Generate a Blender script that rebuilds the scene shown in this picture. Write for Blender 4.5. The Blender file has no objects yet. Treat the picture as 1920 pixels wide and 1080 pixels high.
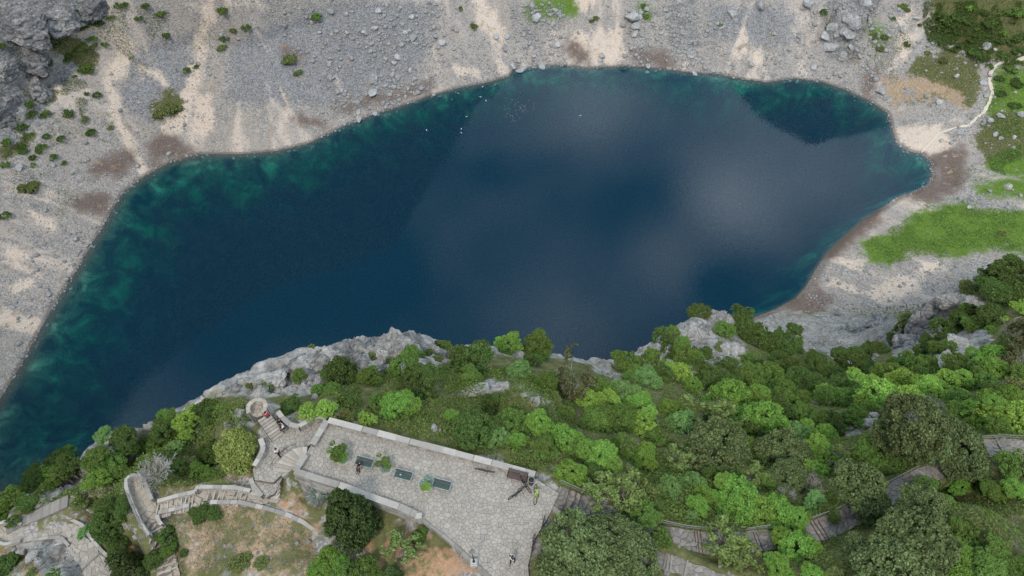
import bpy, bmesh, math, random
import numpy as np
from mathutils import Vector, Matrix

random.seed(7)
RNG = np.random.default_rng(11)
R = math.radians
C = bpy.context.scene.collection
scene = bpy.context.scene

# ------------------------------------------------------------------ camera, sky, sun, exposure
CAM_Z = 300.0
PITCH = 36.0                       # degrees off straight down
FPX = 1297.0                       # focal length in pixels of the 1920 wide photograph
cam_d = bpy.data.cameras.new('camera'); cam = bpy.data.objects.new('camera', cam_d); C.objects.link(cam)
cam.location = (0, 0, CAM_Z); cam.rotation_euler = (R(PITCH), 0, 0)
cam_d.sensor_width = 36.0; cam_d.lens = FPX / 1920 * 36.0
cam_d.clip_start = 0.5; cam_d.clip_end = 6000
scene.camera = cam

SUN_EL, SUN_AZ = 58.0, 200.0       # elevation; azimuth clockwise from +Y
world = bpy.data.worlds.new('World'); scene.world = world; world.use_nodes = True
nt = world.node_tree; N = nt.nodes; L = nt.links; N.clear()
wo = N.new('ShaderNodeOutputWorld')
sky = N.new('ShaderNodeTexSky'); sky.sky_type = 'NISHITA'; sky.sun_disc = False
sky.sun_elevation = R(SUN_EL); sky.sun_rotation = R(SUN_AZ)
bg1 = N.new('ShaderNodeBackground'); bg1.inputs['Strength'].default_value = 0.10
L.new(sky.outputs[0], bg1.inputs['Color'])
bg2 = N.new('ShaderNodeBackground')
tc = N.new('ShaderNodeTexCoord')
# cloud deck: project the view direction on a flat layer so that clouds shrink towards the horizon
sep = N.new('ShaderNodeSeparateXYZ'); L.new(tc.outputs['Generated'], sep.inputs[0])
def wmath(op, a, b=None, clamp=False):
    m = N.new('ShaderNodeMath'); m.operation = op; m.use_clamp = clamp
    for i, v in enumerate((a, b)):
        if v is None: continue
        if isinstance(v, (int, float)): m.inputs[i].default_value = v
        else: L.new(v, m.inputs[i])
    return m.outputs[0]
zc = wmath('MAXIMUM', sep.outputs['Z'], 0.06)
cx = wmath('DIVIDE', sep.outputs['X'], zc); cy = wmath('DIVIDE', sep.outputs['Y'], zc)
comb = N.new('ShaderNodeCombineXYZ'); L.new(cx, comb.inputs[0]); L.new(cy, comb.inputs[1])
n1 = N.new('ShaderNodeTexNoise'); n1.inputs['Scale'].default_value = 2.2; n1.inputs['Detail'].default_value = 7
n1.inputs['Roughness'].default_value = 0.52; n1.inputs['Distortion'].default_value = 0.25
L.new(comb.outputs[0], n1.inputs['Vector'])
def blob(x, y, rad, amp):
    v = N.new('ShaderNodeVectorMath'); v.operation = 'DISTANCE'; v.inputs[1].default_value = (x, y, 0)
    L.new(comb.outputs[0], v.inputs[0])
    q = wmath('DIVIDE', v.outputs['Value'], rad); q = wmath('POWER', q, 2.0)
    q = wmath('MULTIPLY', q, -1.0); e = wmath('EXPONENT', q); return wmath('MULTIPLY', e, amp)
BLOBS = [(0.43, 0.93, 0.10, 0.70), (0.29, 0.79, 0.08, 0.36), (0.43, 1.12, 0.12, 0.16), (0.17, 1.17, 0.11, 0.34), (0.11, 0.66, 0.09, 0.20), (0.60, 0.97, 0.10, 0.14), (0.36, 0.735, 0.04, -0.40), (0.50, 0.82, 0.06, 0.16), (-0.25, 0.80, 0.35, -0.22), (0.28, 0.98, 0.08, -0.2)]
acc = wmath('MULTIPLY', n1.outputs['Fac'], 1.0)
acc = wmath('SUBTRACT', acc, 0.5); acc = wmath('MULTIPLY', acc, 1.5)
for b in BLOBS: acc = wmath('ADD', acc, blob(*b))
cl = wmath('ADD', acc, 0.24, True)
cr = N.new('ShaderNodeValToRGB'); L.new(cl, cr.inputs[0])
cr.color_ramp.elements[0].position = 0.0; cr.color_ramp.elements[0].color = (0.17, 0.35, 0.50, 1)
e_ = cr.color_ramp.elements.new(0.6); e_.color = (1.12, 1.36, 1.66, 1)
cr.color_ramp.elements[1].position = 1.0; cr.color_ramp.elements[1].color = (3.1, 3.3, 3.55, 1)
L.new(cr.outputs[0], bg2.inputs['Color']); bg2.inputs['Strength'].default_value = 1.0
wmix = N.new('ShaderNodeMixShader'); wmix.inputs[0].default_value = 0.82
L.new(bg1.outputs[0], wmix.inputs[1]); L.new(bg2.outputs[0], wmix.inputs[2]); L.new(wmix.outputs[0], wo.inputs[0])

sd = bpy.data.lights.new('sun', 'SUN'); sun = bpy.data.objects.new('sun', sd); C.objects.link(sun)
sd.energy = 1.5; sd.angle = R(10); sd.color = (1.0, 0.92, 0.82)
sun.rotation_euler = (R(90 - SUN_EL), 0, R(180 - SUN_AZ))
sun.location = (0, 0, 400)
vs = scene.view_settings; vs.view_transform = 'Standard'; vs.look = 'None'; vs.gamma = 1; vs.exposure = 0.45
vs.use_curve_mapping = False

# ------------------------------------------------------------------ survey: sight lines of the photograph turned into places
CS, SN = math.cos(R(PITCH)), math.sin(R(PITCH))
def ray(px, py):
    u = (np.asarray(px, float) - 960) / FPX; v = (540 - np.asarray(py, float)) / FPX
    return u, SN + v * CS, -CS + v * SN
def P(px, py, z):
    dx, dy, dz = ray(px, py); t = (z - CAM_Z) / dz
    return (float(dx * t), float(dy * t), float(z))
def PX(x, y, z):                  # the other way: used to compare survey outlines with ground points
    zz = z - CAM_Z
    depth = y * SN - zz * CS
    up = y * CS + zz * SN
    return 960 + x / depth * FPX, 540 - up / depth * FPX, depth

# ------------------------------------------------------------------ numpy noise and outline tools
def _hash(ix, iy, seed):
    h = (ix.astype(np.int64) * 374761393 + iy.astype(np.int64) * 668265263 + seed * 974634777) & 0xFFFFFFFF
    h = ((h ^ (h >> 13)) * 1274126177) & 0xFFFFFFFF
    return ((h ^ (h >> 16)) & 0xFFFFFF) / float(0xFFFFFF)
def vnoise(x, y, seed=0):
    ix = np.floor(x); iy = np.floor(y); fx = x - ix; fy = y - iy
    fx = fx * fx * fx * (fx * (fx * 6 - 15) + 10); fy = fy * fy * fy * (fy * (fy * 6 - 15) + 10)
    a = _hash(ix, iy, seed); b = _hash(ix + 1, iy, seed); c = _hash(ix, iy + 1, seed); d = _hash(ix + 1, iy + 1, seed)
    return (a + (b - a) * fx + (c - a) * fy + (a - b - c + d) * fx * fy) * 2 - 1
def fbm(x, y, sc, octv=4, seed=0, rough=0.5):
    s = 0; a = 1; t = 0
    for o in range(octv):
        c_, s_ = math.cos(o * 1.1), math.sin(o * 1.1)
        s = s + a * vnoise((x * c_ - y * s_) / sc + o * 17.3, (x * s_ + y * c_) / sc - o * 9.1, seed + o); t += a; a *= rough; sc /= 2.03
    return s / t
def ridged(x, y, sc, octv=4, seed=0):
    s = 0; a = 1; t = 0
    for o in range(octv):
        s = s + a * (1 - 2 * np.abs(vnoise((x + y * .3) / sc + o * 7.7, (y - x * .3) / sc + o * 3.1, seed + o))); t += a; a *= .55; sc /= 2.1
    return s / t
def cells(x, y, sc, seed=0):      # distance to the nearest and second nearest feature point, and the cell's own random value
    gx, gy = x / sc, y / sc; ix = np.floor(gx); iy = np.floor(gy)
    d1 = np.full(np.shape(x), 9.0); d2 = d1.copy(); val = np.zeros(np.shape(x))
    for ox in (-1, 0, 1):
        for oy in (-1, 0, 1):
            cx_ = ix + ox; cy_ = iy + oy
            px_ = cx_ + _hash(cx_, cy_, seed); py_ = cy_ + _hash(cx_, cy_, seed + 5)
            d = np.hypot(gx - px_, gy - py_); v = _hash(cx_, cy_, seed + 9)
            nw = d < d1; d2 = np.where(nw, d1, np.minimum(d2, d)); val = np.where(nw, v, val); d1 = np.where(nw, d, d1)
    return d1, d2, val
def inside(poly, x, y):
    x = np.asarray(x, float); y = np.asarray(y, float); r = np.zeros(x.shape, bool); n = len(poly)
    for i in range(n):
        x1, y1 = poly[i][:2]; x2, y2 = poly[(i + 1) % n][:2]
        if y1 == y2: continue
        r ^= ((y1 > y) != (y2 > y)) & (x < (x2 - x1) * (y - y1) / (y2 - y1) + x1)
    return r
def seg_dist(pts, x, y, closed=True, vals=None):
    best = np.full(np.shape(x), 1e9); bv = np.zeros(np.shape(x)); n = len(pts)
    for i in range(n if closed else n - 1):
        x1, y1 = pts[i][:2]; x2, y2 = pts[(i + 1) % n][:2]
        L2 = (x2 - x1) ** 2 + (y2 - y1) ** 2 + 1e-9
        t = np.clip(((x - x1) * (x2 - x1) + (y - y1) * (y2 - y1)) / L2, 0, 1)
        d = np.hypot(x - x1 - t * (x2 - x1), y - y1 - t * (y2 - y1)); nw = d < best
        if vals is not None: bv = np.where(nw, vals[i] + t * (vals[(i + 1) % n] - vals[i]), bv)
        best = np.where(nw, d, best)
    return (best, bv) if vals is not None else best
def sstep(a, b, v):
    t = np.clip((v - a) / (b - a), 0, 1); return t * t * (3 - 2 * t)

# ------------------------------------------------------------------ the lake shore (water level z = 0)
SHORE_PX = [(-60, 900), (-30, 800), (0, 748), (30, 700), (60, 645), (90, 590), (133, 522), (165, 470), (200, 410), (228, 362), (270, 330), (320, 303), (378, 288), (450, 289),
    (520, 283), (580, 268), (640, 238), (700, 215), (760, 196), (800, 181), (860, 165), (920, 153), (955, 143), (962, 131), (1000, 126), (1050, 122),
    (1100, 128), (1170, 124), (1240, 129), (1300, 137), (1350, 140), (1400, 150), (1440, 154), (1490, 147), (1540, 153), (1590, 170), (1635, 192),
    (1665, 212), (1672, 240), (1680, 268), (1700, 283), (1730, 290), (1745, 305), (1747, 330), (1737, 348), (1710, 360), (1685, 368), (1660, 385),
    (1620, 410), (1582, 443), (1552, 472), (1530, 503), (1510, 538), (1490, 560), (1452, 580), (1405, 598), (1340, 650), (1240, 730), (1080, 770),
    (900, 780), (700, 790), (520, 810), (360, 835), (200, 870), (90, 905), (30, 930)]
SHORE = [P(a, b, 0)[:2] for a, b in SHORE_PX]
KPTS = [(-200, 700, .6), (0, 600, .55), (60, 300, .62), (300, 120, .58), (700, 60, .56), (1000, 40, .62), (1300, 40, .66), (1560, 80, .6), (1720, 120, .42),
        (1850, 230, .27), (1800, 380, .20), (1650, 540, .14), (1950, 420, .20), (1900, 90, .5), (800, 900, .5)]
KW = [P(a, b, 0)[:2] + (k,) for a, b, k in KPTS]

# ------------------------------------------------------------------ the rim the terrace stands on: (photo x, y, height)
RIM_PX = [(-260, 1100, 222), (-120, 1010, 222), (0, 968, 223), (70, 930, 223), (140, 880, 224), (170, 838, 225), (280, 800, 227), (400, 738, 227), (470, 700, 227), (560, 662, 225),
    (640, 648, 223), (672, 634, 221.5), (720, 632, 220.5), (790, 630, 218), (840, 656, 217), (900, 652, 214), (960, 662, 211), (1040, 668, 205), (1120, 680, 199), (1185, 676, 192),
    (1240, 640, 180), (1290, 604, 163), (1340, 580, 148), (1372, 594, 132), (1398, 606, 108), (1430, 600, 70), (1470, 586, 30), (1520, 584, 14), (1570, 590, 12), (1640, 588, 16),
    (1690, 590, 24), (1716, 590, 96), (1745, 566, 116), (1776, 546, 128), (1830, 520, 127), (1900, 494, 122), (2000, 460, 108), (2200, 420, 90)]
RIM_BACK = [(260, 70), (260, -60), (0, -70), (-90, -60), (-110, 0)]
RIMW = [P(*a) for a in RIM_PX]
RIM = [(a[0], a[1]) for a in RIMW] + RIM_BACK
RIMZ = [a[2] for a in RIMW] + [190, 238, 240, 226, 222]
TZ = 237.0                       # terrace floor
CTRL_PX = [  # ground heights inside the rim
    (613, 770, 235.4), (700, 790, 235.6), (800, 815, 235.6), (900, 840, 235.4), (1000, 870, 235.6), (1060, 900, 235.8), (700, 740, 232), (820, 760, 232.5), (940, 780, 232),
    (700, 690, 227), (800, 690, 225.5), (900, 700, 223.5), (950, 722, 227.5), (1000, 750, 229.5), (1040, 720, 221), (1060, 780, 228), (1100, 840, 233),
    (560, 740, 230), (520, 720, 228.5), (470, 745, 231.5), (430, 800, 231), (380, 850, 230.5), (420, 880, 232), (300, 870, 229.5), (250, 850, 228), (200, 880, 227), (150, 920, 226.5), (185, 950, 227.5),
    (60, 960, 225.4), (130, 945, 226.2), (20, 1010, 225.5), (110, 995, 226.3), (150, 1010, 226.7), (170, 1050, 227), (60, 1060, 226), (250, 1050, 228.5), (320, 1060, 231.2), (400, 1000, 233), (500, 1000, 234), (450, 1080, 234), (560, 970, 234.2), (600, 960, 234.3), (580, 1060, 234.5),
    (700, 980, 235), (800, 1000, 235.6), (850, 1060, 235.8), (750, 1080, 235.6), (640, 1080, 235), (280, 1000, 230.3), (200, 1000, 227.6),
    (1180, 960, 235), (1240, 1003, 234), (1290, 1015, 233.3), (1400, 1017, 232), (1530, 995, 231), (1640, 945, 229), (1740, 890, 227), (1830, 848, 225), (1900, 838, 223.5),
    (1230, 1045, 234.4), (1330, 1078, 234), (1300, 930, 231), (1400, 930, 228.5), (1200, 880, 230.5), (1300, 860, 225.5), (1500, 930, 227), (1600, 880, 224.5), (1120, 760, 221), (1200, 780, 220),
    (1180, 720, 211), (1250, 700, 201), (1300, 660, 181), (1340, 620, 163), (1320, 700, 196), (1400, 740, 199), (1400, 690, 178), (1450, 660, 145), (1400, 640, 150), (1380, 820, 216),
    (1500, 820, 213), (1500, 740, 190), (1500, 690, 160), (1550, 650, 95), (1500, 640, 90), (1440, 625, 104), (1500, 612, 45), (1560, 620, 40), (1620, 625, 42), (1600, 660, 92), (1600, 700, 150), (1680, 690, 150),
    (1660, 640, 66), (1680, 660, 112), (1600, 800, 210), (1560, 760, 195), (1700, 740, 191), (1640, 830, 217), (1700, 630, 110), (1740, 600, 121), (1780, 570, 130), (1760, 640, 137), (1820, 600, 138), (1850, 560, 135), (1920, 540, 133),
    (1920, 620, 153), (1800, 690, 170), (1920, 700, 183), (1800, 760, 203), (1850, 800, 216), (1920, 790, 214), (1700, 860, 225), (1760, 830, 220), (1900, 900, 228), (1800, 960, 231), (1920, 1000, 233), (1800, 1060, 235), (1600, 1060, 235), (1450, 1080, 234.5),
    (2000, 900, 226), (2100, 700, 190), (2050, 550, 125), (700, 1300, 237), (1200, 1300, 238), (1800, 1300, 239), (200, 1300, 232), (-50, 1200, 227), (2200, 1100, 236), (-100, 1050, 225)]
CT = [P(*a) for a in CTRL_PX] + RIMW[1:-1] + [(0, -40, 239), (80, -30, 239), (-60, -40, 229), (150, 20, 225)]
CT = np.array(CT)
def rbf_fit(pts, c=3.0, lam=0.4):
    n = len(pts); D = np.hypot(pts[:, None, 0] - pts[None, :, 0], pts[:, None, 1] - pts[None, :, 1])
    K = -np.sqrt(D * D + c * c) + 0; A = np.zeros((n + 1, n + 1)); A[:n, :n] = K - lam * np.eye(n); A[:n, n] = 1; A[n, :n] = 1
    b = np.zeros(n + 1); b[:n] = pts[:, 2]; return np.linalg.solve(A, b)
RB = rbf_fit(CT)
def near_base(x, y):
    x = np.asarray(x, float); y = np.asarray(y, float); o = np.full(x.shape, RB[-1])
    for i in range(len(CT)):
        o = o - RB[i] * np.sqrt((x - CT[i, 0]) ** 2 + (y - CT[i, 1]) ** 2 + 9.0)
    return o

# paths and flights of steps: centre line points (photo x, y, height) with a width in metres
PATHS = {
 'stone_path': dict(pts=[(1045, 928, 236.8), (1090, 948, 236.2), (1140, 968, 235.5), (1190, 990, 234.7), (1240, 1004, 234.1), (1290, 1014, 233.4), (1340, 1018, 232.8), (1400, 1018, 232.1), (1470, 1008, 231.6), (1530, 995, 231), (1580, 976, 230.2), (1640, 943, 229.1), (1690, 916, 228.2), (1740, 890, 227.2), (1790, 860, 226), (1830, 842, 225), (1880, 838, 224), (1960, 842, 222.6)], w=2.0),
 'side_path': dict(pts=[(1185, 1028, 234.7), (1225, 1046, 234.4), (1270, 1060, 234.2), (1330, 1084, 234), (1390, 1110, 233.8)], w=1.5),
 'upper_path': dict(pts=[(505, 926, 234.3), (470, 932, 234.1), (430, 928, 233.7), (390, 930, 233.2), (345, 942, 232.5), (300, 953, 231.9)], w=2.0),
 'platform_path': dict(pts=[(258, 912, 231.6), (266, 935, 231.6), (278, 962, 231.6), (290, 990, 231.5), (300, 1012, 230.9), (308, 1040, 230.3), (318, 1090, 229.7)], w=2.0),
 'lower_path': dict(pts=[(10, 1012, 226), (45, 1000, 226.1), (90, 990, 226.3), (120, 989, 226.5), (143, 1002, 226.7), (152, 1028, 226.9), (172, 1052, 227.1), (210, 1085, 227.3), (250, 1120, 227.5)], w=1.9),
 'lower_stairs': dict(pts=[(12, 992, 226), (40, 978, 226.1), (80, 962, 226.8), (128, 940, 227.9)], w=1.2),
}
for d_ in PATHS.values():
    d_['w3'] = [P(*a) for a in d_['pts']]
def poly_px(pts, z): return [P(a, b, z)[:2] for a, b in pts]
TERR = poly_px([(618, 792), (900, 868), (1003, 897), (1048, 925), (1030, 965), (1003, 1010), (990, 1060), (1000, 1200), (960, 1260), (925, 1085), (890, 1056), (835, 1006), (792, 972), (770, 955), (640, 905), (558, 880), (583, 835)], TZ)
LAND = poly_px([(500, 800), (517, 775), (540, 800), (560, 800), (590, 790), (612, 795), (597, 818), (580, 836), (566, 842), (552, 862), (530, 888), (512, 905), (478, 900), (474, 880), (492, 855), (494, 830), (488, 805)], 235.35)
LOOK_Z = 236.7
LOOKC = P(485, 769, LOOK_Z)
LAND2 = poly_px([(478, 888), (530, 895), (515, 925), (500, 932), (485, 918), (474, 905)], 234.9)

APRON = poly_px([(140, 1026), (158, 1006), (172, 1016), (190, 1038), (216, 1062), (250, 1100), (168, 1100), (150, 1060)], 227.05)
def path_level(x, y, base):
    out = base
    for d_ in PATHS.values():
        pts = [(a[0], a[1]) for a in d_['w3']]; vals = [a[2] for a in d_['w3']]
        dist, zz = seg_dist(pts, x, y, False, vals)
        h = d_['w'] / 2
        wgt = 1 - sstep(h + .25, h + 1.6, dist)
        out = out + (zz - .12 - out) * wgt
    for poly, z in ((TERR, TZ), (LAND, 235.35), (LAND2, 234.9), (APRON, 227.05)):
        ins = inside(poly, x, y); dist = seg_dist(poly, x, y)
        wgt = np.where(ins, 1.0, 1 - sstep(.1, .9, dist))
        low = np.minimum(out, z - .25)
        out = out + (low - out) * wgt
    return out

# rock and soil outlines on the rim, photo pixels
ROCK_NEAR = [[(380, 740), (420, 712), (480, 685), (560, 650), (645, 640), (670, 612), (780, 612), (840, 650), (860, 672), (800, 690), (700, 702), (640, 720), (560, 740), (520, 735), (480, 745), (440, 745)],
    [(165, 850), (190, 820), (300, 785), (300, 800), (210, 830), (160, 880), (110, 910), (60, 940), (80, 950), (160, 910), (175, 880)],
    [(1185, 650), (1230, 640), (1290, 585), (1345, 560), (1385, 600), (1330, 625), (1375, 655), (1460, 690), (1440, 706), (1360, 690), (1270, 692), (1230, 672)],
    [(1676, 668), (1690, 630), (1780, 530), (1850, 568), (1800, 600), (1740, 640), (1700, 690)], [(1735, 650), (1830, 612), (1860, 628), (1840, 660), (1760, 690), (1720, 680)],
    [(0, 1012), (120, 1004), (150, 1030), (165, 1080), (120, 1090), (60, 1050), (0, 1030)], [(430, 770), (480, 750), (520, 760), (480, 800), (430, 820)],
    [(930, 712), (980, 716), (1040, 760), (1020, 765), (960, 735), (900, 745), (840, 742)], [(1590, 800), (1650, 770), (1650, 790), (1600, 820)], [(1110, 670), (1145, 672), (1160, 720), (1120, 700)],
    [(1400, 600), (1560, 590), (1700, 600), (1690, 650), (1600, 690), (1540, 660), (1460, 650)], [(600, 910), (640, 930), (600, 950), (560, 930)], [(1180, 640), (1230, 650), (1200, 670)], [(1330, 690), (1290, 690), (1400, 720), (1300, 700)]]
def near_mask(polys, x, y, z, soft=9):
    px, py, _ = PX(x, y, z); m = np.zeros(np.shape(x))
    for p in polys:
        ins = inside(p, px, py); d = seg_dist(p, px, py)
        m = np.maximum(m, sstep(-soft, soft, np.where(ins, d, -d)))
    return m
def far_height(x, y):
    ins = inside(SHORE, x, y); s = seg_dist(SHORE, x, y)
    wsum = 0; k = 0
    for a, b, kk in KW:
        w = 1 / (((x - a) ** 2 + (y - b) ** 2) + 400) ** 1.3; k = k + kk * w; wsum = wsum + w
    k = k / wsum
    s2 = s
    land = k * s2 + 1.3 * sstep(0, 12, s) * fbm(x, y, 42, 4, 3) * 3.2 * sstep(5, 50, s)
    mu = np.interp(x, [-330, -150, -40, 90, 200, 290, 350, 450], [2.1, 1.8, .5, -.15, -.05, 1.25, .2, -.2]) * sstep(.25, .5, k)
    up = np.maximum(s - 62, 0) * mu
    land = land + ridged(ACUM(x, y) + fbm(x, y, 20, 3, 55) * 9, s * .22, 26, 4, 56) * 2.6 * sstep(8, 45, s) * sstep(.2, .4, k)
    land = land + up + sstep(60, 140, s) * ridged(x, y, 60, 4, 8) * 14
    cap = np.interp(x, [-150, 0], [380, 165]); land = np.where(land > cap, cap + (land - cap) * .12, land)
    land = land + fbm(x, y, 7, 3, 21) * .5 * sstep(1, 8, s)
    px, py, _ = PX(x, y, land)
    bed = -((1.25 - .85 * sstep(-60, -230, x)) * s + .004 * s * s) - .5 * fbm(x, y, 13, 3, 5) * sstep(1, 10, s)
    shelf = np.exp(-(((x + 215) / 26) ** 2 + ((y - 118) / 22) ** 2))
    bed = bed * (1 - .8 * shelf) - shelf * 1.3
    bed = bed - .9 * (sstep(.1, .6, fbm(x, y, 18, 3, 44)) ) * sstep(2, 9, s)
    return np.where(ins, np.maximum(bed, -55), land), ins, s
_CUM = np.concatenate([[0], np.cumsum([math.dist(a, b) for a, b in zip(SHORE, SHORE[1:] + SHORE[:1])])])[:-1]
def ACUM(x, y): return seg_dist(SHORE, x, y, True, list(_CUM))[1]
def crag_far(x, y):
    # cliff bands at the upper left and the bedrock at the upper right
    a = poly_w([(-300, 330), (-40, 320), (60, 250), (105, 160), (150, 140), (95, 120), (190, 60), (260, 0), (300, -200), (-400, -300)])
    b = poly_w([(1540, -60), (1545, 120), (1600, 110), (1650, 20), (1640, -60)])
    m = np.zeros(np.shape(x))
    for p in (a, b):
        ins = inside(p, x, y); d = seg_dist(p, x, y); m = np.maximum(m, sstep(-4, 8, np.where(ins, d, -d)))
    return m
def poly_w(pts):
    out = []
    for a, b in pts:
        # place on the far slope by marching down the sight line
        dx, dy, dz = ray(a, b)
        t = np.linspace(.15, 1.4, 400) * FPX; zz = CAM_Z + dz * t
        h = np.interp(np.hypot(dx * t, dy * t), [0, 1], [0, 0])
        ins = inside(SHORE, dx * t, dy * t); s = np.where(ins, 0, seg_dist(SHORE, dx * t, dy * t))
        hit = np.argmax(zz < .55 * s); out.append((float(dx * t[hit]), float(dy * t[hit])))
    return out
_CR = {}
def H(x, y, detail=True):
    x = np.asarray(x, float); y = np.asarray(y, float); shp = x.shape; x = np.atleast_1d(x).ravel(); y = np.atleast_1d(y).ravel()
    far, ins, s = far_height(x, y)
    cm = crag_far(x, y) * (~ins)
    d1, d2, v = cells(x + fbm(x, y, 9, 2, 61) * 5, y * 1.3, 17, 31)
    far = far + cm * ((v - .3) * 13 * sstep(0, .25, d2 - d1) + ridged(x, y, 9, 3, 71) * 3.0)
    rin = inside(RIM, x, y); rd, rz = seg_dist(RIM, x, y, True, RIMZ)
    nb = np.full(x.shape, -500.0)
    sel = rin
    nb[sel] = np.minimum(near_base(x[sel], y[sel]), rz[sel] + .4 + 1.0 * rd[sel] + np.maximum(rd[sel] - 9, 0) * 3)
    # cliff below the rim
    rk = ridged(x, y, 11, 4, 90)
    cl_ = rz - np.minimum(rd, 1.2) * 1.0 - np.maximum(rd - 1.2, 0) * 3.2 + rk * np.minimum(rd, 6) * .5
    near = np.where(rin, nb, cl_)
    close = near > far - 2
    if detail:
        m = np.zeros(x.shape); m[close] = near_mask(ROCK_NEAR, x[close], y[close], near[close])
        m = np.maximum(m, np.where(rin, 0, 1.0))
        a1, a2, av = cells(x + fbm(x, y, 2, 2, 12) * .8, y + fbm(x, y, 2, 2, 13) * .8, 2.6, 14)
        b1, b2, bv = cells(x + fbm(x, y, 1, 2, 15) * .4, y * 1.2, 1.05, 16)
        rel = (av - .5) * 2.3 * sstep(0, .18, a2 - a1) + (bv - .5) * .9 * sstep(0, .2, b2 - b1) + ridged(x, y, 5, 4, 17) * .7
        rough = fbm(x, y, 3.2, 4, 23) * .35
        near = near + np.where(rin, m * rel + rough, rel * .7)
    near2 = near.copy()
    zone = (x > -75) & (x < 100) & (y > -20) & (y < 70)
    near2[zone] = path_level(x[zone], y[zone], near[zone])
    out = np.maximum(np.where(far < 0, np.maximum(far, -60), far), near2)
    return out.reshape(shp) if shp else float(out[0])
# ------------------------------------------------------------------ object helpers
def tag(o, label=None, cat=None, group=None, kind=None):
    if label: o['label'] = label
    if cat: o['category'] = cat
    if group: o['group'] = group
    if kind: o['kind'] = kind
    return o
def link(name, data, parent=None, loc=None):
    o = bpy.data.objects.new(name, data); C.objects.link(o)
    if parent is not None: o.parent = parent
    if loc is not None: o.location = loc
    return o
def thing(name, label, cat, loc=(0, 0, 0), rz=0, group=None):
    o = link(name, None, None, loc); o.empty_display_size = .3; o.rotation_euler = (0, 0, rz)
    return tag(o, label, cat, group)
def np_mesh(name, verts, quads=None, tris=None, mat=None, smooth=False):
    me = bpy.data.meshes.new(name); verts = np.asarray(verts, np.float32)
    parts = []; tot = []
    if quads is not None and len(quads): parts.append(np.asarray(quads, np.int32).ravel()); tot += [4] * len(quads)
    if tris is not None and len(tris): parts.append(np.asarray(tris, np.int32).ravel()); tot += [3] * len(tris)
    idx = np.concatenate(parts); tot = np.array(tot, np.int32)
    me.vertices.add(len(verts)); me.vertices.foreach_set('co', verts.ravel())
    me.loops.add(len(idx)); me.loops.foreach_set('vertex_index', idx)
    me.polygons.add(len(tot)); st = np.concatenate(([0], np.cumsum(tot)[:-1])).astype(np.int32)
    me.polygons.foreach_set('loop_start', st); me.polygons.foreach_set('loop_total', tot)
    if smooth: me.polygons.foreach_set('use_smooth', np.ones(len(tot), bool))
    me.update(calc_edges=True)
    if mat: me.materials.append(mat)
    return me
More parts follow.
